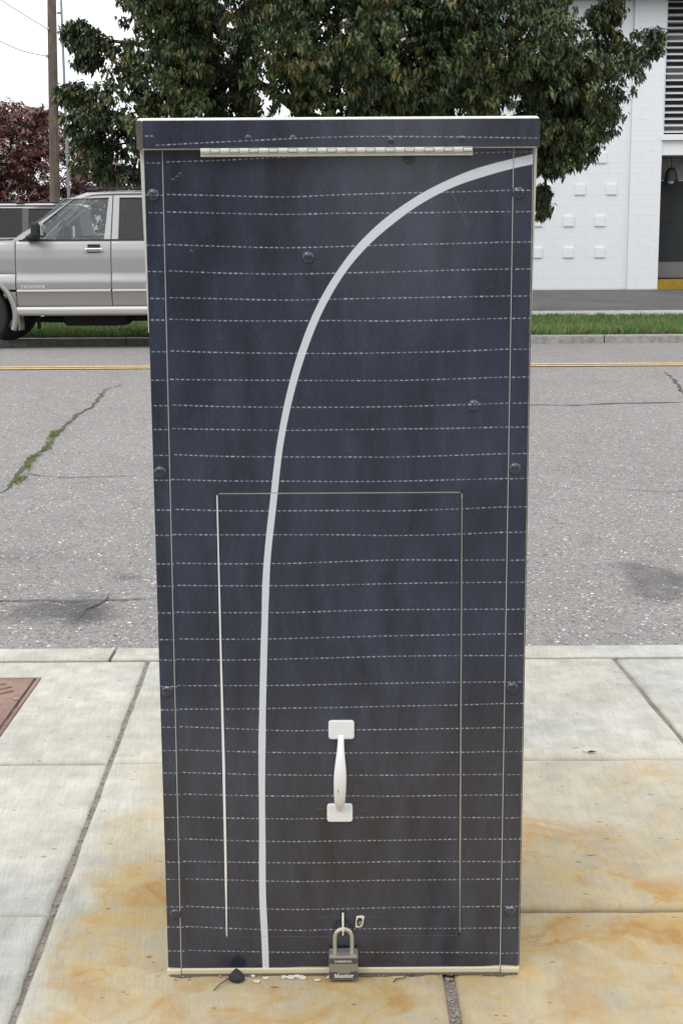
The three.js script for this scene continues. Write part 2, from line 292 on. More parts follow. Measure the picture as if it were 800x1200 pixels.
// ---------------------------------------------------------------- far side: kerb, verge, pavement, lot, ground
{
  const kerb = setting('kerb', 'weathered concrete kerb below the grass across the street');
  const prof = new THREE.Shape(); prof.moveTo(-17.87, -0.2); prof.lineTo(-17.87, 0.0); prof.quadraticCurveTo(-17.868, 0.02, -17.89, 0.021); prof.lineTo(-18.03, 0.022); prof.lineTo(-18.03, -0.2); prof.closePath();
  for (let x = -30; x < 30; x += 3) { const g = ext(prof, 2.985, 0); g.rotateY(-Math.PI / 2).translate(x + 3.3, 0, 0); part('kerb_segment', boxUV(g, 0.6), M.farKerb, kerb); }
  const vy = (x, z) => { const t = (-z - 18.03) / 2.57; return 0.012 + 0.092 * t + 0.02 * (fbm(x, z, 3) - 0.5) * sst(0, 0.2, t) * sst(1, 0.8, t); };
  const v = part('verge_soil', sheet(range(-30, 30, 120), range(-18.02, -20.62, 12), vy, null), M.soil, scene); v.userData = { kind: 'structure', label: 'ground under the grass strip across the street' };
  // grass blades
  const r = rng(8), bl = [];
  for (let i = 0; i < 9; i++) {
    const a = r() * 6.28, h = 0.05 + r() * 0.05, w = 0.004, x = (r() - 0.5) * 0.07, z = (r() - 0.5) * 0.07, lx = Math.cos(a + 1) * h * (0.3 + 0.6 * r()), lz = Math.sin(a + 1) * h * 0.6 * r(), cx = Math.cos(a) * w, cz = Math.sin(a) * w;
    bl.push(x - cx, 0, z - cz, x + cx, 0, z + cz, x + lx * 0.4 + cx * 0.7, h * 0.65, z + lz * 0.4 + cz * 0.7, x - cx, 0, z - cz, x + lx * 0.4 + cx * 0.7, h * 0.65, z + lz * 0.4 + cz * 0.7, x + lx, h, z + lz);
  }
  const bg = new THREE.BufferGeometry(); bg.setAttribute('position', new THREE.Float32BufferAttribute(bl, 3)); bg.computeVertexNormals();
  const N = 26000, grass = sh(new THREE.InstancedMesh(bg, std(RGB(1, 1, 1), 0.7, 0, { side: THREE.DoubleSide }), N)); grass.name = 'grass';
  tag(grass, 'short green lawn grass on the strip between kerb and pavement across the street', 'grass', null, 'stuff');
  const m = new THREE.Matrix4(), q = new THREE.Quaternion(), c = new THREE.Color();
  for (let i = 0; i < N; i++) {
    const x = -9 + 18 * r(), z = -18.06 - 2.5 * r(), s = 0.55 + 0.6 * r() + 0.5 * fbm(x * 0.7, z * 0.7, 2); q.setFromAxisAngle(new THREE.Vector3(0, 1, 0), r() * 6.28);
    m.compose(new THREE.Vector3(x, vy(x, z) - 0.004, z), q, new THREE.Vector3(s, s * 0.8, s)); grass.setMatrixAt(i, m);
    const k = 0.7 + 0.6 * fbm(x * 1.3 + 9, z * 1.3, 3) + 0.3 * (r() - 0.5), y = r(); grass.setColorAt(i, y > 0.86 ? c.setRGB(0.24 * k, 0.22 * k, 0.10 * k) : c.setRGB(0.12 * k, 0.215 * k, 0.055 * k));
  }
  scene.add(grass);
  const fw = setting('far_sidewalk', 'pale concrete pavement between the grass and the building');
  M.farWalk = std(RGB(0.92, 0.89, 0.84), 0.9, 0, { map: roughTex, bumpMap: fineBump, bumpScale: 0.003 });
  for (let x = -24; x < 24; x += 1.5) part('slab', boxUV(rbox(1.488, 0.12, 1.96, 0.012, x + 0.9, 0, 0, 1).rotateX(0.015).translate(0, 0.064, -21.62), 0.5), M.farWalk, fw);
  const lotY = (z) => 0.132 + 0.196 * sst(22.5, 28, -z), lc = (x, z) => { const v = 0.46 + 0.26 * (fbm(x * 0.9 + 3, z * 1.2, 4) - 0.5) + 0.12 * (vn(x * 6, z * 5) - 0.5); return [v, v, v * 1.02]; };
  const lot = part('parking_lot', sheet([...range(-40, -10, 20), ...range(-9.8, 12, 120), ...range(12.5, 40, 20)], [...range(-22.62, -28.4, 40), ...range(-29, -46, 12)], (x, z) => lotY(z) - 0.004, lc), M.asphalt, scene);
  lot.userData = { kind: 'structure', label: 'dark patched asphalt lot in front of the white building' };
  const ground = part('ground', sheet(range(-300, 300, 10), range(40, -400, 10), (x, z) => -0.35 + 0.66 * sst(19, 30, -z), null), std(RGB(0.11, 0.1, 0.07), 1), scene);
  ground.userData = { kind: 'structure', label: 'plain ground running to the horizon' };
  // weeds in the long crack
  const wr = rng(61), wb = bg, W = 330, weeds = sh(new THREE.InstancedMesh(wb, std(RGB(1, 1, 1), 0.8, 0, { side: THREE.DoubleSide }), W)); weeds.name = 'crack_weeds';
  tag(weeds, 'green weeds and moss growing along the diagonal crack in the road', 'weeds', null, 'stuff');
  for (let i = 0; i < W; i++) { const t = wr(), z = mix(-6.62, -8.6, t), x = mix(-1.57, -1.70, t) + 0.05 * (wr() - 0.5) + 0.015 * Math.sin(z * 7); q.setFromAxisAngle(new THREE.Vector3(0, 1, 0), wr() * 6.28); const s = (0.12 + 0.24 * wr()) * (0.15 + 1.2 * vn(z * 9, 4)); m.compose(new THREE.Vector3(x, roadY(z) + 0.002, z), q, new THREE.Vector3(s, s * 0.7, s)); weeds.setMatrixAt(i, m); const k = 0.6 + 0.8 * wr(); weeds.setColorAt(i, c.setRGB(0.17 * k, 0.21 * k, 0.06 * k)); }
  scene.add(weeds);
}

// ---------------------------------------------------------------- white block building
{
  const b = thing('block_building', 'white painted concrete block building with raised blocks and louvred window', 'building', 0, 0, -28);
  const X0 = 0.7, base = 0.342, ch = 0.199, bw = 0.4055, gap = 0.0009, top = 5.72;
  const shapes = new Map(); const blockGeo = (w) => { const k = w.toFixed(3); if (!shapes.has(k)) shapes.set(k, boxUV(new RoundedBoxGeometry(w - gap, ch - gap, 0.09, 1, 0.0016))); return shapes.get(k); };
  const rest = []; let n = 0;
  const rows = Math.floor((top - base) / ch);
  const put = (xa, xb, z, row, near) => { const y = base + (row + 0.5) * ch, g = blockGeo(xb - xa); if (near && n < 285) { part('wall_block', g, M.paint, b, (xa + xb) / 2, y, z - 0.045); n++; } else rest.push(g.clone().translate((xa + xb) / 2, y, z - 0.045)); };
  for (let row = 0; row < rows; row++) {
    let x = 5.575; let w = row % 2 ? bw : bw / 2;
    while (x > X0) { put(x - w, x, 0, row, x > 2.4); x -= w; w = bw; }
    if (row % 2) { put(5.58, 5.58 + bw, 0.07, row, true); put(5.58 + bw, 6.17, 0.07, row, true); } else { put(5.58, 6.17 - bw, 0.07, row, true); put(6.17 - bw, 6.17, 0.07, row, true); }
  }
  const rm = part('wall_block_field', rest, M.paint, b); rm.userData.kind = 'stuff'; rm.userData.label = 'white painted blocks of the wall behind the tree';
  part('wall_core', [boxAt(5.6 - X0, top - base, 0.2, (5.58 + X0) / 2, (top + base) / 2, -0.1085), boxAt(0.59, top - base, 0.2, 5.875, (top + base) / 2, -0.0385), boxAt(0.16, top + 0.1 - base, 9, X0 - 0.08, (top + base) / 2, -4.6)], M.paint, b);
  part('wall_footing', [boxAt(5.6 - X0, 0.14, 0.22, (5.58 + X0) / 2, 0.268, -0.105), boxAt(0.592, 0.14, 0.22, 5.876, 0.268, -0.032)], M.paint, b);
  // raised half blocks, four rows in view
  const rbk = boxUV(new RoundedBoxGeometry(0.2, 0.195, 0.05, 2, 0.008));
  for (let k = -1; k < 8; k++) { const y = 1.038 + k * 0.5965; if (k < 0) continue; for (let i = 0; i < 8; i++) { const x = (k % 2 ? 5.03 : 5.237) - i * 0.609 - (k === 0 ? 0.2 : 0) + (k % 2 === 0 && k !== 0 ? 0 : 0); if (x > X0 + 0.2) part('raised_block', rbk, M.paint, b, x + (k === 0 ? 0.005 : 0), y, 0.006); } }
  // entrance bay
  const E0 = 6.172, E1 = 10.2;
  part('lintel', boxUV(rbox(E1 - E0, 0.27, 0.3, 0.006, (E0 + E1) / 2, 3.003, -0.13)), M.trimWhite, b);
  part('window_sill', boxUV(rbox(E1 - E0 + 0.04, 0.11, 0.38, 0.008, (E0 + E1) / 2 - 0.01, 3.195, -0.09)), M.trimWhite, b);
  const grey = std(RGB(0.022, 0.027, 0.029), 0.85), panelGrey = std(RGB(0.42, 0.425, 0.42), 0.7, 0, { map: roughTex });
  const frameW = part('door_surround', [boxAt(0.02, 2.36, 0.55, E0 + 0.012, 1.686, -0.42), boxAt(E1 - E0, 0.44, 0.06, (E0 + E1) / 2, 2.648, -0.62), boxAt(E1 - E0, 0.02, 0.5, (E0 + E1) / 2, 2.862, -0.42)], panelGrey, b);
  const door = part('door', rbox(1.04, 1.9, 0.05, 0.006, E0 + 0.56, 1.465, -0.62), grey, b);
  part('kick_plate', rbox(0.98, 0.33, 0.008, 0.003, E0 + 0.57, 0.68, -0.591), std(RGB(0.16, 0.16, 0.16), 0.5, 0.3), door);
  part('door_window', rbox(0.3, 0.58, 0.012, 0.003, E0 + 0.24, 1.88, -0.592), std(RGB(0.003, 0.003, 0.0035), 0.6), door);
  part('door_handle', cyl([E0 + 0.98, 1.36, -0.56], [E0 + 0.98, 1.62, -0.56], 0.014), M.steel, door);
  part('wall', [boxAt(E1 - E0 - 1.1, 1.92, 0.06, (E0 + 1.1 + E1) / 2, 1.465, -0.62)], grey, b);
  const step = part('door_step', rbox(E1 - E0 + 0.09, 0.19, 0.68, 0.012, (E0 + E1) / 2 - 0.045, 0.414, -0.3), std(RGB(0.68, 0.42, 0.015), 0.65, 0, { map: roughTex, bumpMap: fineBump, bumpScale: 0.003 }), b); step.userData.label = 'yellow painted step below the grey door';
  part('threshold', rbox(1.1, 0.03, 0.12, 0.004, E0 + 0.56, 0.524, -0.58), M.dark, b);
  // louvred window
  const wl = part('louvre_window', [boxAt(0.05, 2.5, 0.1, E0 + 0.03, 4.5, -0.12), boxAt(0.05, 2.5, 0.1, E1 - 0.03, 4.5, -0.12), boxAt(0.05, 2.5, 0.1, E0 + 2, 4.5, -0.125)], M.trimWhite, b);
  const slat = rbox(E1 - E0 - 0.06, 0.012, 0.15, 0.004); slat.rotateX(0.32);
  for (let i = 0; i < 21; i++) part('louvre_slat', slat, M.trimWhite, wl, (E0 + E1) / 2, 3.32 + i * 0.1195, -0.13);
  part('window_glass', boxAt(E1 - E0, 2.5, 0.02, (E0 + E1) / 2, 4.5, -0.42), std(RGB(0.03, 0.033, 0.035), 0.1), wl);
  part('window_blind', [boxAt(0.42, 0.22, 0.012, E0 + 0.36, 4.42, -0.40), boxAt(0.9, 0.13, 0.012, E0 + 0.5, 3.42, -0.40), boxAt(0.5, 0.16, 0.012, E0 + 0.4, 5.1, -0.40)], std(RGB(0.3, 0.3, 0.29), 0.8), wl);
  part('back_wall', [boxAt(9.3, 5.3, 0.2, X0 + 4.8, 3.0, -9)], M.paint, b);
  part('roof', boxUV(rbox(10.2, 0.24, 10, 0.01, X0 + 4.75, 5.842, -4.42)), std(RGB(0.13, 0.13, 0.13), 0.8), b);
  const lamp = thing('pendant_lamp', 'small black jar lantern hanging in the entrance above the grey door', 'lamp', 6.46, 2.852, -28.36);
  part('rod', cyl([0, 0, 0], [0, -0.2, 0], 0.009), M.black, lamp);
  part('lamp_shade', new THREE.LatheGeometry([[0.0, -0.19], [0.06, -0.2], [0.1, -0.26], [0.135, -0.44], [0.12, -0.45], [0.09, -0.3], [0.0, -0.24]].map((p) => new THREE.Vector2(...p)), 18), M.black, lamp);
  part('globe', new THREE.SphereGeometry(0.07, 14, 10).translate(0, -0.44, 0), std(RGB(0.6, 0.6, 0.58), 0.2), lamp);
}

// ---------------------------------------------------------------- trees and shrubs
function leafCluster(seed, n, len, droop) {               // a sprig of folded leaves hanging from a point
  const r = rng(seed), P = [];
  for (let i = 0; i < n; i++) {
    const a = r() * 6.28, el = -droop * (0.4 + 0.8 * r()) + 0.35 * (r() - 0.5), L = len * (0.7 + 0.5 * r()), w = L * (0.2 + 0.06 * r());
    const d = new THREE.Vector3(Math.cos(a) * Math.cos(el), Math.sin(el), Math.sin(a) * Math.cos(el)), s = new THREE.Vector3(-Math.sin(a), 0, Math.cos(a)), u = d.clone().cross(s);
    const o = new THREE.Vector3((r() - 0.5), (r() - 0.5) * 0.8, (r() - 0.5)).multiplyScalar(len * 1.5);
    const at = (t, k, b) => o.clone().addScaledVector(d, t * L).addScaledVector(s, k * w).addScaledVector(u, b * L).add(new THREE.Vector3(0, -0.25 * L * t * t, 0));
    const A = at(0, 0, 0), B = at(1, 0, 0), m1 = at(0.45, 0, 0), p = at(0.42, 1, -0.07), q = at(0.42, -1, -0.07);
    for (const t of [[A, m1, p], [m1, B, p], [A, q, m1], [m1, q, B]]) for (const v of t) P.push(v.x, v.y, v.z);
  }
  const g = new THREE.BufferGeometry(); g.setAttribute('position', new THREE.Float32BufferAttribute(P, 3)); g.computeVertexNormals(); return g;
}
function crown(parent, blobs, seed, opt) {                // blobs: [x, y, z, r]
  const r = rng(seed), spots = [];
  for (const [x, y, z, rad] of blobs) {
    const n = Math.round(opt.density * (rad < 0.3 ? rad * 0.5 : Math.pow(rad, 1.75)) + 3);
    for (let i = 0; i < n; i++) {
      const a = r() * 6.28, c = 2 * r() - 1, s = Math.sqrt(1 - c * c), d = rad * (0.45 + 0.57 * Math.sqrt(r())), k = opt.depth && rad > 0.3 ? opt.depth : 1;
      const px = x + d * s * Math.cos(a), py = y + d * c * 0.96, pz = z + d * s * Math.sin(a) * k;
      if (rad > 0.3 && fbm(px * 2.1 + seed, py * 2.1 + pz * 1.7, 2) < (opt.hole ?? 0.3)) continue;
      spots.push([px, py, pz]);
    }
  }
  const im = sh(new THREE.InstancedMesh(opt.geo, std(RGB(1, 1, 1), opt.rough ?? 0.55, 0, { side: THREE.DoubleSide }), spots.length)); im.name = 'crown'; im.userData.kind = 'stuff';
  const m = new THREE.Matrix4(), q = new THREE.Quaternion(), e = new THREE.Euler(), c = new THREE.Color();
  spots.forEach(([x, y, z], i) => {
    e.set((r() - 0.5) * 0.9, r() * 6.28, (r() - 0.5) * 0.9); q.setFromEuler(e); const s = (opt.size ?? 1) * (0.75 + 0.55 * r());
    m.compose(new THREE.Vector3(x, y, z), q, new THREE.Vector3(s, s, s)); im.setMatrixAt(i, m); const t = opt.tone(r, fbm(x * 1.6 + 3, y * 1.6 + z, 3)); im.setColorAt(i, c.setRGB(...t));
  });
  parent.add(im); return im;
}
{
  const bark = std(RGB(0.06, 0.05, 0.042), 0.95, 0, { map: roughTex, bumpMap: fineBump, bumpScale: 0.01 });
  const t = thing('street_tree', 'large dark green tree with drooping leaves growing in the grass strip behind the cabinet', 'tree', 0, 0, 0);
  const Z = -19.4;
  const B = [[-3.41, 3.9, 0.21], [-3.19, 3.77, 0.23], [-3.56, 3.98, 0.12], [-2.94, 3.66, 0.3], [-3.33, 3.58, 0.14], [-3.62, 3.12, 0.1], [-3.44, 3.12, 0.16], [-3.13, 2.81, 0.44], [-3.27, 2.32, 0.33], [-2.81, 2.37, 0.49], [-2.79, 3.09, 0.41], [-2.35, 2.7, 0.52], [-2.44, 3.52, 0.44], [-1.99, 3.35, 0.52], [-1.54, 3.57, 0.58], [-2.2, 3.79, 0.29], [-2.52, 4.24, 0.35], [-2.19, 4.16, 0.47], [-1.63, 4.21, 0.7], [-2.63, 4.53, 0.29], [-0.86, 3.67, 0.76], [-0.87, 2.91, 0.58], [-1.44, 2.91, 0.52], [-0.07, 3.88, 0.87], [0.03, 3.02, 0.64], [0.82, 3.77, 0.93], [0.82, 2.9, 0.58]];
  B.push([1.61, 3.65, 0.81], [1.61, 2.95, 0.58], [2.28, 3.76, 0.7], [2.29, 3.0, 0.64], [2.73, 3.54, 0.52], [2.86, 2.89, 0.52], [2.75, 2.45, 0.41], [3.02, 3.32, 0.47], [3.42, 3.1, 0.47], [3.74, 3.48, 0.33], [4.02, 3.73, 0.24], [4.16, 3.84, 0.12], [3.31, 2.67, 0.37], [2.98, 2.45, 0.37], [2.75, 2.29, 0.26], [3.45, 4.07, 0.21], [3.61, 4.2, 0.16], [3.56, 3.81, 0.16], [2.71, 4.35, 0.42], [2.72, 1.84, 0.12], [2.75, 1.62, 0.1], [-1.06, 5.16, 1.28], [0.6, 5.36, 1.51], [2.04, 4.93, 1.05], [-1.95, 4.95, 0.81], [2.81, 4.82, 0.5], [3.55, 4.5, 0.3]);
  const r = rng(21), blobs = [];
  for (const [x, y, rad] of B) {
    const inner = 1 - Math.min(1, Math.hypot((x - 0.4) / 4.1, (y - 4.2) / 2.6)), spread = 0.35 + 2.0 * inner;
    const k = rad > 0.5 ? 3 : rad > 0.36 ? 2 : 1;
    for (let i = 0; i < k; i++) blobs.push([x + (k > 1 ? (r() - 0.5) * 0.2 : 0), y + (k > 1 ? (r() - 0.5) * 0.15 : 0), Z + (k === 1 ? (r() - 0.5) * 0.6 : mix(-spread, spread, (i + r() * 0.8) / k)), rad]);
  }
  crown(t, blobs, 31, { geo: leafCluster(4, 17, 0.074, 0.85), density: 345, depth: 1.25, hole: 0.433, rough: 0.5, tone: (r, f) => { const k = 0.6 + 0.9 * f, q = r(); return q > 0.88 ? [0.12 * k, 0.11 * k, 0.034 * k] : q > 0.5 ? [0.066 * k, 0.09 * k, 0.026 * k] : [0.03 * k, 0.05 * k, 0.017 * k]; } });
  const trunk = part('trunk', [taperTube([[0.5, 0.0, Z], [0.52, 0.7, Z + 0.03], [0.47, 1.5, Z], [0.5, 2.1, Z + 0.02]], 0.19, 0.15, 18, 12, 0.3), new THREE.SphereGeometry(0.17, 12, 8).translate(0.5, 2.1, Z)], bark, t);
  for (const [pts, r0] of [[[[0.5, 2.0, Z], [0.9, 2.8, Z], [1.3, 3.6, Z - 0.1], [1.8, 4.6, Z]], 0.11], [[[0.5, 2.0, Z], [0.6, 3.0, Z + 0.2], [0.5, 4.2, Z + 0.1], [0.6, 5.6, Z]], 0.12], [[[0.47, 1.9, Z], [-0.3, 2.7, Z + 0.2], [-1.2, 3.3, Z + 0.4], [-2.4, 3.7, Z + 0.2], [-3.3, 3.85, Z]], 0.09], [[[0.47, 1.9, Z], [-0.6, 2.4, Z - 0.2], [-1.8, 2.6, Z], [-2.9, 2.5, Z]], 0.075], [[[0.53, 1.9, Z], [1.5, 2.5, Z + 0.2], [2.6, 2.9, Z + 0.1], [3.6, 3.4, Z], [4.1, 3.8, Z]], 0.085], [[[0.53, 2.0, Z], [1.5, 2.6, Z - 0.3], [2.3, 2.5, Z - 0.2], [2.72, 2.1, Z], [2.75, 1.65, Z]], 0.06], [[[1.3, 3.6, Z - 0.1], [2.4, 4.0, Z], [3.3, 3.9, Z], [3.6, 4.2, Z]], 0.05], [[[-0.3, 2.7, Z + 0.2], [-0.9, 3.8, Z], [-1.2, 5.0, Z]], 0.07]]) part('limb', taperTube(pts, r0, 0.014, 16, 7, 0.25, r0 * 100), bark, t);

  // copper-leaved tree far left
  const red = thing('copper_leaf_tree', 'dusky red leaved tree at the left edge beyond the parked cars', 'tree', 0, 0, 0);
  const rb = [], rr2 = rng(55);
  for (const [x, y, rad] of [[-9.5, 5.0, 0.55], [-10.3, 5.2, 0.4], [-8.7, 5.15, 0.28], [-9.6, 4.4, 0.9], [-10.6, 3.7, 1.2], [-8.6, 3.6, 1.1], [-8.9, 4.7, 0.5], [-10.5, 4.9, 0.35], [-9.9, 2.6, 1.2], [-8.4, 2.2, 1.1], [-7.2, 3.4, 0.8], [-7.0, 2.4, 0.9], [-6.1, 2.6, 0.6], [-5.6, 1.9, 0.7], [-11.6, 3.0, 1.2], [-6.6, 1.5, 0.8], [-8.6, 1.2, 1.0], [-10.2, 1.3, 1.0], [-7.9, 4.5, 0.35], [-7.6, 4.1, 0.4], [-12.6, 4.0, 1.0], [-11.5, 4.4, 0.5]]) for (let i = 0; i < 2; i++) rb.push([x, y, -44 + (i - 0.5) * 1.6 + rr2() * 0.6, rad]);
  crown(red, rb, 71, { geo: leafCluster(9, 12, 0.115, 0.4), density: 230, depth: 1.2, hole: 0.33, rough: 0.6, tone: (r, f) => { const k = 0.55 + 1.0 * f, q = r(); return q > 0.8 ? [0.12 * k, 0.085 * k, 0.05 * k] : q > 0.35 ? [0.16 * k, 0.066 * k, 0.055 * k] : [0.1 * k, 0.045 * k, 0.04 * k]; } });
  part('trunk', taperTube([[-8.6, 0.2, -44], [-8.7, 1.2, -44], [-9.2, 2.4, -44], [-9.7, 4.2, -44]], 0.2, 0.05, 12, 9, 0.2), bark, red);
  part('limb', taperTube([[-8.7, 1.1, -44], [-7.8, 2.2, -44], [-6.8, 3.0, -44]], 0.1, 0.03, 10, 7, 0.2), bark, red);

  // brownish shrub between the red tree and the street tree
  const shb = thing('shrub', 'brown green shrub beneath the street tree, right of the utility pole', 'shrub', 0, 0, 0);
  const sb = []; for (const [x, y, rad] of [[-5.2, 1.7, 0.75], [-4.2, 1.9, 0.75], [-3.2, 1.8, 0.8], [-4.7, 1.1, 0.8], [-3.6, 1.0, 0.8], [-2.4, 1.5, 0.9], [-1.6, 1.3, 0.8]]) sb.push([x, y, -31 + 0.5 * Math.sin(x * 9), rad]);
  crown(shb, sb, 83, { geo: leafCluster(12, 10, 0.11, 0.3), density: 300, depth: 1, hole: 0.2, tone: (r, f) => { const k = 0.6 + 0.9 * f, q = r(); return q > 0.6 ? [0.085 * k, 0.065 * k, 0.035 * k] : [0.05 * k, 0.052 * k, 0.026 * k]; } });
  part('stem', [-4.6, -3.4, -2.2].map((x) => taperTube([[x, 0.3, -31], [x + 0.1, 0.8, -31], [x, 1.5, -31]], 0.05, 0.02, 6, 6)), bark, shb);
  // clipped hedge far behind the cars
  const hd = thing('hedge', 'dark green hedge in the distance seen through the car windows', 'hedge', 0, 0, 0);
  const hb = []; for (let x = -22; x < 1; x += 0.9) hb.push([x, 0.9 + 0.15 * Math.sin(x * 3), -52, 0.85]);
  crown(hd, hb, 87, { geo: leafCluster(13, 9, 0.16, 0.2), density: 150, depth: 1, hole: 0.1, tone: (r, f) => { const k = 0.5 + 0.9 * f; return [0.04 * k, 0.06 * k, 0.025 * k]; } });
  part('stem', range(-21, 0, 7).map((x) => taperTube([[x, 0.25, -52], [x + 0.05, 0.6, -52], [x, 1.2, -52]], 0.05, 0.03, 5, 6)), bark, hd);
}

// ---------------------------------------------------------------- poles and wires
{
  const grain = dataTex(256, 512, (i, j) => { const v = 120 + 60 * (fbm(i / 5, j / 90, 4) - 0.5) + 50 * (fbm(i / 40 + 9, j / 40, 3) - 0.5); return [v + 10, v, v - 12]; });
  const wood = std(RGB(0.52, 0.48, 0.47), 0.95, 0, { map: grain, bumpMap: grain, bumpScale: 0.01 });
  const p = thing('utility_pole', 'weathered wooden utility pole rising behind the silver car', 'pole', -5.94, 0.3, -30);
  part('shaft', taperTube([[0, 0, 0], [0.06, 1.95, 0], [0.16, 5.8, 0], [0.24, 9.2, 0]], 0.112, 0.078, 14, 14, 0.06), wood, p);
  part('cross_arm', boxUV(rbox(2.2, 0.11, 0.09, 0.01, 0.22, 8.5, 0.12)), wood, p);
  for (const x of [-0.75, -0.3, 0.7, 1.2]) part('insulator', new THREE.LatheGeometry([[0, 0], [0.03, 0], [0.045, 0.03], [0.03, 0.06], [0.04, 0.09], [0.02, 0.12], [0, 0.12]].map((q) => new THREE.Vector2(...q)), 10).translate(x, 8.56, 0.12), std(RGB(0.3, 0.28, 0.26), 0.3), p);
  part('wire_bracket', [rbox(0.05, 0.06, 0.06, 0.008, 0.03, 4.72, 0.09), rbox(0.05, 0.05, 0.06, 0.008, 0.08, 5.25, 0.09)], M.steel, p);
  const mp = thing('metal_pole', 'slim grey green metal pole standing right of the wooden utility pole', 'pole', -6.15, 0.3, -33);
  const gm = std(RGB(0.22, 0.26, 0.25), 0.55, 0.3);
  part('shaft', cyl([0, 0, 0], [0.0, 6.32, 0], 0.042, 0.026, 12), gm, mp);
  part('base_plate', cyl([0, 0, 0], [0, 0.05, 0], 0.11, 0.1, 12), gm, mp);
  part('bracket', [rbox(0.12, 0.05, 0.06, 0.008, -0.04, 6.05, 0), rbox(0.07, 0.06, 0.07, 0.008, 0, 3.75, 0), rbox(0.1, 0.04, 0.05, 0.008, 0.05, 4.5, 0)], gm, mp);
  const wireM = std(RGB(0.2, 0.2, 0.21), 0.6);
  const wire = (n, l, pts) => tag(part(n, taperTube(pts, 0.009, 0.009, 40, 5), wireM, scene), l, 'wire');
  wire('utility_wire', 'thin overhead wire sagging from the left frame edge to the wooden pole', [[-5.93, 5.02, -29.9], [-6.36, 5.09, -29.6], [-6.9, 5.34, -29.2], [-8.4, 6.3, -28], [-11, 8.2, -26]]);
  wire('utility_wire', 'upper thin overhead wire at the top left corner of the photo', [[-5.88, 5.55, -29.9], [-6.5, 5.92, -29.6], [-6.85, 6.15, -29.4], [-8.4, 7.2, -28], [-11, 9.0, -26]]);
}

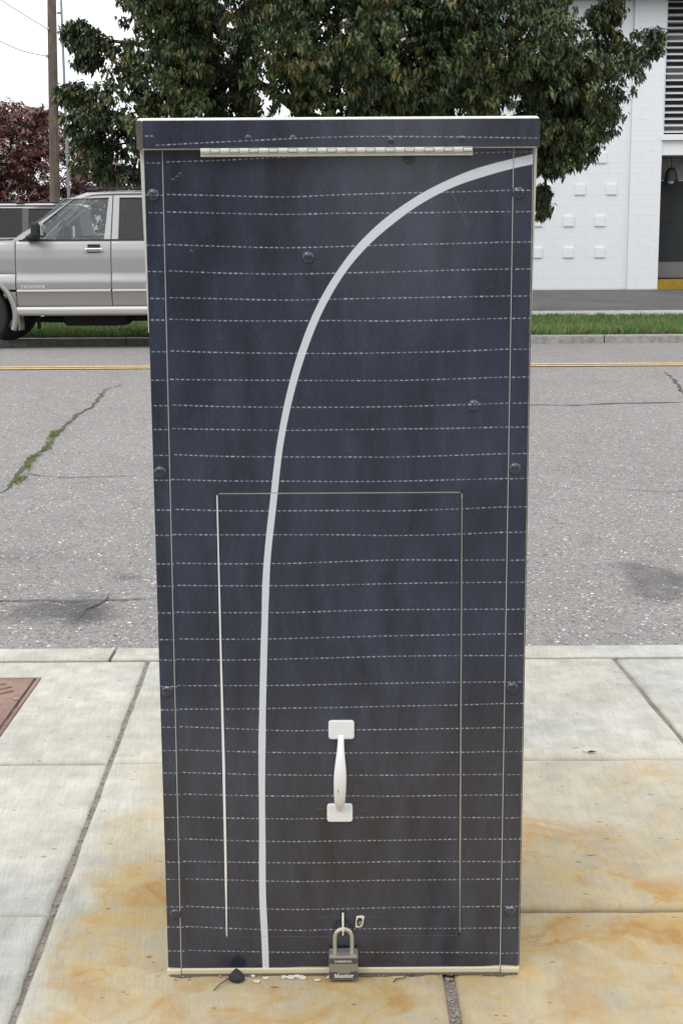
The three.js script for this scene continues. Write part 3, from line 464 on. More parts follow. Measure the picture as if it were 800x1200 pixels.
// ---------------------------------------------------------------- cars
const font = await new FontLoader().loadAsync('fonts/droid/droid_sans_bold.typeface.json');
function makeCar(name, label, o) {
  const car = thing(name, label, 'car', o.x, o.y, o.z, o.turn || 0);
  const HW = 0.875, paint = o.paint, lower = o.lower;
  const pf = [[0.2, -0.10], [0.36, -0.05], [0.38, 0.0], [0.43, 0.022], [0.452, 0.018], [0.47, 0.0], [0.5, -0.004], [0.58, 0.004], [0.635, 0.012], [0.66, 0.016], [0.73, 0.02], [0.75, 0.018], [0.83, -0.012], [0.88, -0.012], [1.0, -0.014], [1.1, -0.026], [1.19, -0.055], [1.22, -0.075]];
  const zp = (y) => { if (y <= pf[0][0]) return pf[0][1]; for (let i = 1; i < pf.length; i++) if (y <= pf[i][0]) { const t = (y - pf[i - 1][0]) / (pf[i][0] - pf[i - 1][0]); return mix(pf[i - 1][1], pf[i][1], t); } return pf[pf.length - 1][1]; };
  function skin(xl, xr, y0, y1, s, nx = 10, ny = 26, edge = 0.008) {          // body side panel, rounded in at its edges
    const P = [], I = []; const ys = range(y0, y1, ny);
    ys.forEach((y, j) => { const a = typeof xl === 'function' ? xl(y) : xl, b = typeof xr === 'function' ? xr(y) : xr; for (let i = 0; i <= nx; i++) { const e = (i === 0 || i === nx || j === 0 || j === ny) ? -edge : 0, t = i === 0 ? 0 : i === nx ? 1 : i === 1 ? 0.01 : i === nx - 1 ? 0.99 : i / nx; const x = mix(a, b, t), front = x < -1.5 ? -0.16 * Math.pow((-1.5 - x) / 0.65, 2.4) : x > 1.6 ? -0.08 * Math.pow((x - 1.6) / 0.6, 2) : 0; P.push(x, y, s * (HW + zp(y) + e + front)); } });
    for (let j = 0; j < ny; j++) for (let i = 0; i < nx; i++) { const k = j * (nx + 1) + i; if (s > 0) I.push(k, k + 1, k + nx + 1, k + 1, k + nx + 2, k + nx + 1); else I.push(k, k + nx + 1, k + 1, k + 1, k + nx + 1, k + nx + 2); }
    const g = new THREE.BufferGeometry(); g.setAttribute('position', new THREE.Float32BufferAttribute(P, 3)); g.setIndex(I); g.computeVertexNormals(); return g.toNonIndexed();
  }
  const FA = -1.4, RA = 1.3, WR = 0.375, AR = 0.455, MY = 0.643;
  const arch = (c, sgn, y) => { const dy = y - 0.37; return c + sgn * (dy < AR ? Math.sqrt(Math.max(0, AR * AR - dy * dy)) : 0); };
  const body = part('body', [rbox(3.7, 0.5, 1.52, 0.05, 0.0, 0.93, 0), rbox(1.2, 0.5, 1.5, 0.04, -0.05, 0.6, 0)], M.dark, car);
  const inner = [];
  for (const s of [-1, 1]) {
    const f = part('fender', [skin(-2.1, -0.915, 0.83, 1.2 , s, 16, 16), skin((y) => arch(FA, 1, y), -0.915, 0.66, 0.83, s, 8, 8, 0.002), skin(-2.12, (y) => arch(FA, -1, y), 0.45, 0.83, s, 8, 10, 0.002)], paint, car);
    part('fender_lower', [skin((y) => arch(FA, 1, y), -0.915, 0.37, 0.635, s, 8, 14, 0.004)], lower, f);
    const fl = []; for (const c of [FA, RA]) { const a0 = -0.35, a1 = Math.PI + 0.35, g = new THREE.TorusGeometry(AR + 0.012, 0.034, 8, 30, a1 - a0); g.rotateZ(a0).scale(1, 1, 1.25).translate(c, 0.37, s * (HW + 0.0)); fl.push(g); }
    part('wheel_arch_flare', fl[0], lower, car); part('wheel_arch_flare', fl[1], lower, car);
    for (const [n, a, b] of [['front_door', -0.907, 0.16], ['rear_door', 0.168, 0.99]]) {
      const bb = n === 'rear_door' ? (y) => Math.min(0.99, y < 0.83 ? arch(RA, -1, y) : 0.99) : b;
      const d = part('door', skin(a, bb, MY, 1.203, s), paint, car); d.userData.label = n === 'front_door' ? 'front door below the driver window' : 'rear passenger door';
      part('door_lower', skin(a, bb, 0.472, MY - 0.006, s, 8, 10), lower, d);
      part('moulding', rbox(Math.min(b, 0.84) - a - 0.012, 0.026, 0.022, 0.007, (a + Math.min(b, 0.84)) / 2, MY + 0.002, s * (HW + 0.018)), o.moulding, d);
      const hx = b - 0.185, hz = s * (HW + zp(1.1));
      part('door_handle', [rbox(0.2, 0.044, 0.034, 0.016, hx, 1.096, hz + s * 0.02, 3)], M.chrome, d);
      part('handle_recess', [rbox(0.14, 0.095, 0.012, 0.005, hx, 1.11, hz + s * 0.001)], M.dark, d);
    }
    part('sill', [skin(-0.93, 0.86, 0.365, 0.466, s, 6, 8, 0.004)], o.moulding, car);
    part('rear_quarter', [skin(0.998, 2.15, 0.83, 1.203, s, 12, 14), skin((y) => arch(RA, 1, y), 2.15, 0.4, 0.83, s, 8, 10, 0.002)], paint, car);
    // upper side frame with its window openings, leaning inwards
    const fr = vflat([[-0.95, 1.2], [-0.36, 1.60], [-0.24, 1.69], [-0.12, 1.735], [1.9, 1.735], [2.08, 1.66], [2.17, 1.2]].reverse());
    const wins = [[[-0.83, 1.213], [-0.40, 1.632], [-0.35, 1.66], [0.13, 1.672], [0.085, 1.213]], [[0.245, 1.213], [0.255, 1.672], [0.93, 1.672], [0.95, 1.213]], [[1.06, 1.213], [1.05, 1.66], [1.86, 1.66], [1.98, 1.213]]];
    for (const w of wins) { const h = new THREE.Path(); w.forEach((p, i) => (i ? h.lineTo(...p) : h.moveTo(...p))); h.closePath(); fr.holes.push(h); }
    const lean = (g) => { const q = g.attributes.position; for (let i = 0; i < q.count; i++) { const t = q.getY(i) - 1.2; q.setZ(i, s * (HW - 0.062 - 0.045 + q.getZ(i) - t * 0.2 - t * t * 0.22)); } if (s < 0) { const ix = g.toNonIndexed(); const a = ix.attributes.position.array; for (let i = 0; i < a.length; i += 9) for (let k = 0; k < 3; k++) { const u = a[i + k]; a[i + k] = a[i + 3 + k]; a[i + 3 + k] = u; } g = ix; } g.computeVertexNormals(); return g; };
    part('window_frame', lean(ext(fr, 0.04, 0.007, 2).toNonIndexed()), paint, car);
    wins.forEach((w, i) => { const big = vflat(w.map(([x, y]) => [x + (x < (w[0][0] + w[w.length - 1][0]) / 2 ? -0.012 : 0.012), y + (y < 1.4 ? -0.01 : 0.012)])); const gg = part('side_window', lean(ext(big, 0.006).translate(0, 0, 0.014).toNonIndexed()), o.glass[i ? 1 : 0], car); });
    part('window_seal', lean(ext(rr(-0.87, 1.197, 1.98, 1.214, 0.004), 0.008).translate(0, 0, 0.04).toNonIndexed()), M.black, car);
    part('door_gap', lean(ext(vflat([[0.158, 1.205], [0.17, 1.205], [0.186, 1.70], [0.176, 1.70]]), 0.004).translate(0, 0, 0.0395).toNonIndexed()), M.black, car);
    part('window_trim', lean(ext(vflat([[-0.72, 1.213], [-0.705, 1.213], [-0.655, 1.40], [-0.67, 1.40]]), 0.006).translate(0, 0, 0.024).toNonIndexed()), M.black, car);
    // mirror
    const mr = part('door_mirror', [rbox(0.085, 0.17, 0.17, 0.035, -0.65, 1.315, s * (HW + 0.085), 3), rbox(0.15, 0.05, 0.1, 0.018, -0.70, 1.235, s * (HW - 0.01))], M.black, car);
    part('mirror_glass', rbox(0.006, 0.14, 0.12, 0.003, -0.577, 1.325, s * (HW + 0.085)), M.chrome, mr);
    // roof rail
    const rail = part('roof_rail', [cyl([0.0, 1.777, s * 0.60], [1.75, 1.777, s * 0.60], 0.009, 0.009, 8)], M.black, car);
    for (const x of [-0.05, 0.9, 1.78]) part('rail_foot', [rbox(0.15, 0.045, 0.06, 0.018, x, 1.765, s * 0.60, 2), rbox(0.05, 0.05, 0.05, 0.016, x, 1.792, s * 0.60, 2)], M.black, rail);
    part('mud_flap', rbox(0.015, 0.26, 0.26, 0.006, FA + 0.50, 0.33, s * (HW - 0.13)), o.flap, car);
    // wheels
    for (const c of [FA, RA]) {
      const tyre = new THREE.LatheGeometry([[0.22, -0.1], [0.3, -0.115], [0.35, -0.112], [0.368, -0.09], [0.375, -0.05], [0.376, 0], [0.375, 0.05], [0.368, 0.09], [0.35, 0.112], [0.3, 0.115], [0.22, 0.1]].map((p) => new THREE.Vector2(...p)), 40); tyre.rotateX(Math.PI / 2);
      const w = part('wheel', tyre, M.rubber, car, c, WR, s * (HW - 0.12));
      const rim = [new THREE.TorusGeometry(0.215, 0.018, 8, 36).translate(0, 0, s * 0.085), new THREE.CylinderGeometry(0.07, 0.075, 0.04, 18).rotateX(Math.PI / 2).translate(0, 0, s * 0.08), new THREE.CylinderGeometry(0.215, 0.215, 0.14, 28, 1, true).rotateX(Math.PI / 2)];
      for (let i = 0; i < 6; i++) rim.push(rbox(0.055, 0.2, 0.03, 0.01, 0, 0.12, s * 0.075).rotateZ(i * Math.PI / 3));
      part('rim', rim, M.steel, w); part('brake_disc', new THREE.CylinderGeometry(0.14, 0.14, 0.02, 24).rotateX(Math.PI / 2), M.dark, w);
    }
  }
  // roof, bonnet, front and rear
  const surf = (fx, nu, nv) => { const P = [], I = []; for (let j = 0; j <= nv; j++) for (let i = 0; i <= nu; i++) P.push(...fx(i / nu, j / nv * 2 - 1)); for (let j = 0; j < nv; j++) for (let i = 0; i < nu; i++) { const k = j * (nu + 1) + i; I.push(k, k + nu + 1, k + 1, k + 1, k + nu + 1, k + nu + 2); } const g = new THREE.BufferGeometry(); g.setAttribute('position', new THREE.Float32BufferAttribute(P, 3)); g.setIndex(I); g.computeVertexNormals(); if (g.attributes.normal.getY(Math.floor(P.length / 6)) < 0) { for (let t = 0; t < I.length; t += 3) { const q = I[t]; I[t] = I[t + 1]; I[t + 1] = q; } g.setIndex(I); g.computeVertexNormals(); } return g; };
  part('roof', surf((u, v) => { const x = mix(-0.27, 2.05, u), e = Math.pow(Math.abs(v), 3.2); return [x + (u < 0.1 ? 0.1 * v * v * (1 - u * 10) : 0), 1.775 - 0.055 * e - 0.05 * Math.pow(2 * Math.abs(u - 0.5), 6), v * 0.668]; }, 30, 24), paint, car);
  part('bonnet', surf((u, v) => { const x = mix(-2.08, -0.92, u), e = Math.pow(Math.abs(v), 4); return [x + 0.1 * v * v * (1 - u), 1.2 + 0.015 * u - 0.13 * Math.pow(1 - u, 2) - 0.035 * e, v * mix(0.70, 0.80, u)]; }, 20, 24), paint, car);
  part('windscreen', surf((u, v) => [mix(-0.955, -0.27, u) - 0.07 * (1 - v * v), mix(1.205, 1.728, u), v * mix(0.775, 0.655, u)], 8, 14), o.glass[0], car);
  part('rear_window', surf((u, v) => [mix(2.16, 2.05, u), mix(1.25, 1.70, u), v * mix(0.76, 0.66, u)], 4, 6), o.glass[1], car);
  part('front_panel', [rbox(0.1, 0.36, 1.4, 0.04, -2.08, 0.93, 0)], paint, car);
  part('grille', [rbox(0.03, 0.13, 0.72, 0.01, -2.135, 0.98, 0)], M.black, car);
  for (const s of [-1, 1]) { part('headlight', rbox(0.05, 0.15, 0.27, 0.025, -2.11, 0.97, s * 0.53), std(RGB(0.7, 0.72, 0.74), 0.1), car); part('tail_light', rbox(0.05, 0.28, 0.14, 0.02, 2.17, 1.0, s * 0.72), std(RGB(0.35, 0.02, 0.02), 0.2), car); }
  part('bumper', rbox(0.2, 0.24, 1.62, 0.07, -2.13, 0.58, 0, 3), lower, car); part('bumper', rbox(0.18, 0.24, 1.66, 0.07, 2.2, 0.58, 0, 3), lower, car);
  part('tailgate', rbox(0.08, 0.62, 1.5, 0.03, 2.14, 0.94, 0), paint, car);
  // what hangs below the floor
  part('underbody', [rbox(3.6, 0.1, 0.8, 0.03, 0, 0.42, 0), rbox(0.75, 0.2, 0.5, 0.06, -0.1, 0.33, 0.25), rbox(0.35, 0.16, 0.4, 0.05, -0.55, 0.34, 0.1), cyl([-1.4, 0.35, -0.7], [-1.4, 0.35, 0.7], 0.05), cyl([1.3, 0.36, -0.7], [1.3, 0.36, 0.7], 0.06), cyl([-0.9, 0.3, 0.3], [1.6, 0.32, 0.34], 0.035), rbox(0.04, 0.16, 0.05, 0.01, -0.75, 0.28, 0.5)], M.dark, car);
  // cabin
  const trim = std(RGB(0.13, 0.125, 0.12), 0.85);
  part('dashboard', rbox(0.3, 0.2, 1.42, 0.06, -0.82, 1.13, 0), M.dark, car);
  part('steering_wheel', [new THREE.TorusGeometry(0.185, 0.015, 8, 28).rotateY(Math.PI / 2).rotateZ(-0.35).translate(-0.5, 1.2, 0.36), cyl([-0.72, 1.12, 0.36], [-0.5, 1.2, 0.36], 0.03)], M.black, car);
  for (const [x, z] of [[0.05, 0.36], [0.05, -0.36], [0.95, 0.36], [0.95, -0.36]]) { const st = part('seat', [rbox(0.14, 0.62, 0.46, 0.06, x + 0.18, 1.05, z, 3).rotateZ(0), rbox(0.5, 0.14, 0.48, 0.05, x - 0.1, 0.78, z, 3)], trim, car); part('headrest', rbox(0.09, 0.19, 0.26, 0.04, x + 0.24, 1.46, z, 3), trim, st); }
  if (o.word) part('emblem', new TextGeometry(o.word, { font, size: 0.034, depth: 0.006, curveSegments: 3 }).scale(1.32, 1, 1).translate(-0.86, 0.672, HW + 0.018), o.emblem, car);
  return car;
}
{
  const flake = dataTex(256, 256, (i, j) => { const v = 240 + (LAT[(i * 7 + j * 251) & 65535] - 0.5) * 26; return [v, v, v]; });
  const silver = new THREE.MeshPhysicalMaterial({ color: RGB(0.385, 0.385, 0.392), metalness: 0.32, roughness: 0.42, clearcoat: 0.55, clearcoatRoughness: 0.08, map: flake });
  const champagne = new THREE.MeshPhysicalMaterial({ color: RGB(0.36, 0.34, 0.31), metalness: 0.35, roughness: 0.4, clearcoat: 0.5, clearcoatRoughness: 0.12, map: flake });
  const glassA = new THREE.MeshPhysicalMaterial({ color: RGB(0.86, 0.89, 0.89), transmission: 1, thickness: 0, roughness: 0.03, ior: 1.5 });
  const glassB = new THREE.MeshPhysicalMaterial({ color: RGB(0.42, 0.44, 0.42), transmission: 1, thickness: 0, roughness: 0.03, ior: 1.5 });
  const glassD = new THREE.MeshPhysicalMaterial({ color: RGB(0.07, 0.085, 0.08), transmission: 1, thickness: 0, roughness: 0.03, ior: 1.5 });
  makeCar('parked_car', 'silver and champagne off-road car parked at the far kerb left of the cabinet', { x: -2.735, y: 0.01, z: -17.04, paint: silver, lower: champagne, moulding: std(RGB(0.6, 0.59, 0.57), 0.4, 0.2), glass: [glassA, glassB], flap: champagne, word: 'TROOPER', emblem: std(RGB(0.58, 0.58, 0.58), 0.5) });
  const darkPaint = new THREE.MeshPhysicalMaterial({ color: RGB(0.012, 0.017, 0.02), metalness: 0.2, roughness: 0.3, clearcoat: 1, clearcoatRoughness: 0.04 });
  makeCar('parked_car', 'dark car parked in the lot behind the silver car, only its roof and windows showing', { x: -6.35, y: 0.165, z: -25.4, paint: darkPaint, lower: darkPaint, moulding: M.black, glass: [glassD, glassD], flap: M.black });
}

// ---------------------------------------------------------------- the cabinet
const mm = 0.001;
const rows = [[1170, 1177, 1180, 1182], [1128, 1125, 1129, 1132], [1105, 1102, 1103, 1104], [1062, 1058, 1061, 1064], [1027, 1023, 1025, 1028], [991, 988, 990, 992], [962, 960, 959, 962], [919, 916, 916, 920], [880, 879, 878, 882], [845, 842, 842, 846], [812, 810, 811, 813], [776, 773, 772, 776], [741, 739, 738, 741], [699, 697, 696, 701], [663, 663, 661, 665], [622, 622, 626, 625], [590, 590, 592, 593], [551, 551, 554, 554], [512, 513, 516, 518]];
rows.push([482, 483, 486, 486], [443, 444, 446, 447], [408, 410, 412, 415], [382, 376, 377, 379], [347, 343, 342, 343], [313, 309, 308, 308], [280, 277, 276, 277], [245, 242, 244, 242], [211, 207, 208, 209], [176, 174, 175, 174], [149, 145, 146, 147], [106, 101, 103, 104], [74, 68, 70, 70], [36, 33, 32, 30]);
const curve = [[275, 1176], [256, 1172], [208, 1161], [163, 1147], [117, 1126], [71, 1096], [31, 1061], [2, 1026], [-27, 978], [-51, 921], [-69, 862], [-84, 792], [-95, 708], [-105, 622], [-110, 524], [-114, 423], [-117, 320], [-118, 216], [-119, 123], [-117, 55], [-116, -5]];
const PW = 868, PH = 2048, PX = (x) => (x + 0.262) / 0.524 * PW, PY = (y) => (1 - y / 1.236) * PH;
function drawPrint(c, W, H, plain) {
  const id = c.createImageData(W, H), d = id.data;
  for (let j = 0; j < H; j++) for (let i = 0; i < W; i++) {
    const x = i / W * 0.524, y = (1 - j / H) * 1.236, k = 4 * (j * W + i);
    const fold = fbm(x * 46 + 3 + 1.2 * fbm(x * 9, y * 9, 2), y * 13 + 2, 4), patch = fbm(x * 17 + 30, y * 9 + 11, 4), weave = (vn(i * 0.8, j * 0.23) - 0.5) * 5 + (vn(i * 0.3 + 40, j * 0.9) - 0.5) * 4 + (LAT[(i * 131 + j * 277) & 65535] - 0.5) * 6;
    const v = (fold - 0.5) * 32 + (patch - 0.5) * 10 + weave * 2.1, w = 3 * (fbm(x * 5 + 60, y * 3 + 60, 3) - 0.5);
    d[k] = 45 + v * 0.8 + w; d[k + 1] = 50 + v * 0.88; d[k + 2] = 64 + v * 1.15 - w * 0.6; d[k + 3] = 255;
  }
  c.putImageData(id, 0, 0);
  const r = rng(3);
  const dash = (pts, w) => {                             // stitches, each a little different
    const cv = new THREE.CatmullRomCurve3(pts.map((p) => new THREE.Vector3(p[0], p[1], 0))), L = cv.getLength(); let s = r() * 6 * mm;
    while (s < L) { const l = (4.3 + r() * 1.1) * mm, a = cv.getPointAt(Math.min(1, s / L)), b = cv.getPointAt(Math.min(1, (s + l) / L)); const g = r() * 24; c.strokeStyle = `rgba(${194 + g | 0},${195 + g | 0},${205 + g | 0},${0.5 + 0.36 * r()})`; c.lineWidth = (1.15 + r() * 0.5) * mm * w * PW / 0.524; c.beginPath(); c.moveTo(PX(a.x), PY(a.y)); c.lineTo(PX(b.x), PY(b.y)); c.stroke(); s += l + (2.2 + r() * 0.6) * mm; }
  };
  for (const q of rows) {
    const w = () => (r() - 0.5) * 0.0012;
    dash([[-0.262, q[0] * mm + 0.0005], [-0.236, q[0] * mm]], 1);
    dash([[-0.236, q[0] * mm + 0.0014], [-0.16, mix(q[0], q[1], 0.4) * mm + w()], [-0.072, q[1] * mm], [0.0, mix(q[1], q[2], 0.5) * mm + w()], [0.071, q[2] * mm], [0.16, mix(q[2], q[3], 0.5) * mm + w()], [0.231, q[3] * mm]], 1);
    dash([[0.231, q[3] * mm - 0.0006], [0.262, q[3] * mm]], 1);
  }
  dash([[-0.262, 1.204], [-0.246, 1.204]], 1); dash([[-0.244, 1.192], [-0.14, 1.1965], [0, 1.2015], [0.08, 1.2015], [0.262, 1.1985]], 1);
  if (!plain) {
    const cv = new THREE.CatmullRomCurve3(curve.map((p) => new THREE.Vector3(p[0] * mm, p[1] * mm, 0))), n = 400, wd = (t) => mix(6.4, 4.9, sst(0, 0.45, t)) * mm * (1 + 0.14 * (vn(t * 30, 2) - 0.5));
    c.beginPath(); const side = (s) => { const o = []; for (let i = 0; i <= n; i++) { const t = i / n, p = cv.getPointAt(t), g = cv.getTangentAt(t); o.push([PX(p.x - g.y * s * wd(t)), PY(p.y + g.x * s * wd(t))]); } return o; };
    [...side(1), ...side(-1).reverse()].forEach((p, i) => (i ? c.lineTo(...p) : c.moveTo(...p))); c.closePath(); c.fillStyle = 'rgb(208,214,220)'; c.fill();
    c.strokeStyle = 'rgba(196,196,206,0.35)'; c.lineWidth = 0.8;                                            // scuffs in the print
    for (const [x, y, a, l] of [[0.133, 1.178, -2, 0.02], [0.15, 1.13, -1.1, 0.05], [0.115, 1.165, -0.9, 0.01], [-0.035, 0.3765, 0.12, 0.014], [-0.04, 0.2575, 0.05, 0.014], [0.018, 0.2585, -0.5, 0.012], [-0.03, 0.0885, 0.1, 0.016], [0.035, 0.0895, -0.1, 0.02], [-0.085, 0.0585, 0, 0.012]]) { c.beginPath(); c.moveTo(PX(x), PY(y)); c.lineTo(PX(x + Math.cos(a) * l), PY(y + Math.sin(a) * l)); c.stroke(); }
  }
}
const printTex = canvasTex(PW, PH, (c, W, H) => drawPrint(c, W, H, false)), sideTex = canvasTex(PW, PH, (c, W, H) => drawPrint(c, W, H, true));
const peel = dataTex(512, 512, (i, j) => { const v = 128 + (fbm(i / 4, j / 7, 3) - 0.5) * 120 + (fbm(i / 30, j / 60, 3) - 0.5) * 110; return [v, v, v]; }, false, 1); peel.repeat.set(5, 11);
const vinyl = (map) => new THREE.MeshPhysicalMaterial({ map, roughness: 0.21, ior: 1.58, bumpMap: peel, bumpScale: 0.00009, clearcoat: 0.3, clearcoatRoughness: 0.1 });
const vFront = vinyl(printTex), vSide = vinyl(sideTex), vPlain = new THREE.MeshPhysicalMaterial({ color: RGB(0.014, 0.016, 0.03), roughness: 0.45, clearcoat: 0.5, clearcoatRoughness: 0.25 });
const frontUV = (g) => uvBy(g, (x, y) => [(x + 0.262) / 0.524, y / 1.236]);
{
  const cab = thing('utility_cabinet', 'tall dark metal utility cabinet wrapped in a pinstriped denim print with white curve', 'cabinet', 0, 0, 0);
  const zf = -F - 0.0015, SK = 0.0013;                    // metal front and skin thickness
  part('body', boxAt(0.519, 1.188, 0.42, -0.001, 0.594, zf - 0.21), M.cream, cab);
  const wav = (x, k) => 0.0085 + 0.0016 * Math.sin(x * 23 + k) + 0.0009 * Math.sin(x * 61);
  const edgeX = (y) => mix(-0.2413, -0.2358, y / 1.18), edgeR = (y) => mix(0.2308, 0.2322, y / 1.18);
  const skinS = (s) => frontUV(ext(s, SK, 0.0003).translate(0, 0, zf));
  const strip = (xa, xb, k) => { const p = []; for (let i = 0; i <= 8; i++) { const t = i / 8; p.push([mix(xa(0), xb(0), t), wav(mix(xa(0), xb(0), t), k)]); } for (let i = 0; i <= 10; i++) p.push([xb(i / 10 * 1.187) , Math.max(wav(xb(0), k), i / 10 * 1.187)]); for (let i = 10; i > 0; i--) p.push([xa(i / 10 * 1.187), i / 10 * 1.187]); return p.filter((q, i) => !i || Math.hypot(q[0] - p[i - 1][0], q[1] - p[i - 1][1]) > 1e-5); };
  const L = part('corner_sheet', skinS(vflat(strip((y) => -0.2605, (y) => edgeX(y) - 0.0006, 1))), vFront, cab); L.userData.label = 'left corner strip of the printed sheet';
  const Rr = part('corner_sheet', skinS(vflat(strip((y) => edgeR(y) + 0.0006, (y) => 0.2578, 3))), vFront, cab); Rr.userData.label = 'right corner strip of the printed sheet';
  const cs = vflat(strip((y) => edgeX(y) + 0.0006, (y) => edgeR(y) - 0.0006, 2));
  const hole = new THREE.Path(); [[-0.1741, 0.0581], [-0.1738, 0.7228], [0.1685, 0.7228], [0.1715, 0.0589]].forEach((p, i) => (i ? hole.lineTo(...p) : hole.moveTo(...p))); hole.closePath(); cs.holes.push(hole);
  part('front_sheet', skinS(cs), vFront, cab);
  const door = part('door', skinS(vflat([[-0.1718, 0.0586], [-0.1706, 0.2], [-0.1697, 0.33], [-0.1712, 0.5], [-0.1718, 0.7212], [0.1658, 0.7212], [0.1662, 0.4], [0.1687, 0.0594]])), vFront, cab);
  part('seam_edge', [-1, 1].map((s) => { const e = s < 0 ? edgeX : edgeR; return ext(vflat([[e(0) - 0.0005, 0.009], [e(0) + 0.0005, 0.009], [e(1.18) + 0.0004, 1.186], [e(1.18) - 0.0004, 1.186]]), 0.0012).translate(0, 0, zf); }), std(RGB(0.5, 0.5, 0.48), 0.5), cab);
  // bare metal lip showing along the door's left side, a bow of white edge
  const lip = vflat([[-0.1736, 0.06], [-0.1738, 0.15], [-0.1737, 0.4], [-0.1737, 0.7195], [-0.1721, 0.7195], [-0.1713, 0.5], [-0.17, 0.33], [-0.1706, 0.17], [-0.1722, 0.06]]);
  part('door_lip', ext(lip, 0.0026, 0.0003).translate(0, 0, zf), M.trimWhite, door);
  part('door_lip', ext(vflat([[0.1664, 0.062], [0.1664, 0.714], [0.1678, 0.714], [0.1694, 0.2], [0.1706, 0.062]].map(([x, y]) => [x + (y < 0.1 ? 0.0006 : 0.0001), y])), 0.0006).translate(0, 0, zf), std(RGB(0.2, 0.27, 0.33), 0.4, 0.3), door);
  part('gap_shade', ext(vflat([[0.1659, 0.062], [0.1659, 0.72], [0.1667, 0.72], [0.1684, 0.2], [0.1696, 0.062], [0.1687, 0.062], [0.167, 0.25]].filter((q, i) => i !== 6)), 0.0009).translate(0, 0, zf), M.black, door);  // black strip painting the shade in the gap beside the right lip
  for (const [x, y] of [[-0.1728, 0.7222], [0.1677, 0.7222], [0.1695, 0.061]]) part('corner_hole', new THREE.CylinderGeometry(0.0019, 0.0019, 0.0016, 12).rotateX(Math.PI / 2).translate(x, y, zf + 0.0009), M.black, door);
  part('side_sheet', [-1, 1].map((s) => uvBy(boxAt(SK, 1.178, 0.412, s * 0.2592 + (s < 0 ? -0.001 : 0.0), 0.599, zf - 0.208), (x, y, z) => [0.5 + (z - zf + 0.2) / 0.524, y / 1.236])), vSide, cab);
  part('base_trim', [rbox(0.471, 0.0085, 0.006, 0.0015, -0.005, 0.0045, zf + 0.0015), rbox(0.0205, 0.0095, 0.008, 0.0018, -0.2515, 0.004, zf + 0.002), rbox(0.027, 0.0092, 0.008, 0.0018, 0.2452, 0.0042, zf + 0.002)], M.cream, cab);
  // lid: a cap with a bare bright edge, wrapped below it
  const lidZ = -1.931; const lid = part('lid', rbox(0.533, 0.0405, 0.452, 0.006, -0.0016, 1.2072, lidZ - 0.226, 4), M.ivory, cab);
  part('lid_sheet', frontUV(ext(rr(-0.2595, 1.1876, 0.2642, 1.2237, 0.002), SK, 0.0003).translate(0, 0, lidZ - 0.0002)), vFront, lid);
  part('lid_corner', ext(rr(-0.2677, 1.1866, -0.26, 1.2237, 0.0015), SK, 0.0003).translate(0, 0, lidZ - 0.0002), std(RGB(0.26, 0.23, 0.20), 0.6, 0, { map: roughTex }), lid);
  part('lid_sheet', [-1, 1].map((s) => uvBy(boxAt(SK, 0.034, 0.44, s * 0.2666 - 0.0016, 1.2052, lidZ - 0.226), (x, y, z) => [0.5 + (z - zf + 0.2) / 0.524, y / 1.236])), vSide, lid);
  // tapering side flanges below the lid
  for (const s of [-1, 1]) { const x0 = s < 0 ? -0.2617 : 0.2597; part('side_flange', ext(s < 0 ? vflat([[x0, 0.945], [x0 - 0.0011, 0.945], [x0 - 0.0052, 1.187], [x0, 1.187]]) : vflat([[x0, 0.94], [x0, 1.187], [x0 + 0.0052, 1.187], [x0 + 0.0011, 0.94]]), 0.405).translate(0, 0, zf - 0.413), M.ivory, cab); }
  // piano hinge
  const hz = -F + 0.0115, hinge = part('hinge', [rbox(0.3605, 0.0125, 0.0022, 0.0008, -0.0035, 1.1832, hz + 0.0011), boxAt(0.3605, 0.002, 0.0125, -0.0035, 1.1786, hz - 0.006)], M.ivory, cab);
  for (let i = 0; i < 28; i++) { const w = 0.01285, x = -0.1835 + w * (i + 0.5), up = i % 2; part('knuckle', new THREE.CylinderGeometry(0.0038, 0.0038, w - 0.0003, 14).rotateZ(Math.PI / 2).translate(x, 1.1842, hz + 0.0026), M.ivory, hinge); }
  for (let i = 0; i < 14; i++) { const x = -0.1835 + 0.0257 * (i + 0.5) + 0.0064; part('knuckle_slot', [boxAt(0.0122, 0.0006, 0.001, x, 1.1816, hz + 0.0051), boxAt(0.0122, 0.0006, 0.001, x, 1.1867, hz + 0.0051), boxAt(0.0006, 0.0046, 0.001, x - 0.0061, 1.1842, hz + 0.0061), boxAt(0.0006, 0.0046, 0.001, x + 0.0061, 1.1842, hz + 0.0061)], std(RGB(0.08, 0.08, 0.085), 0.7), hinge); }
  // covered rivets
  const dome = (r, h, x = 0, y = 0) => { const g = new THREE.SphereGeometry(1, 20, 8, 0, 6.2832, 0, Math.PI / 2); g.rotateX(Math.PI / 2).scale(r, r, h); return uvBy(g, (u, v) => [(x + u + 0.262) / 0.524, (y + v) / 1.236]); };
  for (const [x, y] of [[-0.249, 1.129], [-0.251, 0.753], [-0.25, 0.436], [-0.248, 0.095], [0.239, 1.129], [0.241, 0.755], [0.242, 0.438], [0.244, 0.096], [-0.043, 1.045], [0.183, 0.843], [0.092, 1.1755]]) part('rivet', dome(0.0088, 0.0050, x, y), vFront, cab, x, y, -F - 0.0004);
  for (const [x, y] of [[-0.061, 1.2], [0.069, 1.196], [0.162, 1.198], [-0.12, 1.2005]]) part('rivet', dome(0.0048, 0.0024, x, y), vFront, lid, x, y, lidZ + 0.0009);
  for (const [x, y] of [[-0.217, 1.151], [-0.213, 1.155], [-0.2225, 1.1475], [-0.2, 1.053]]) part('rivet', dome(0.003, 0.001, x, y), vFront, cab, x, y, -F - 0.0004);
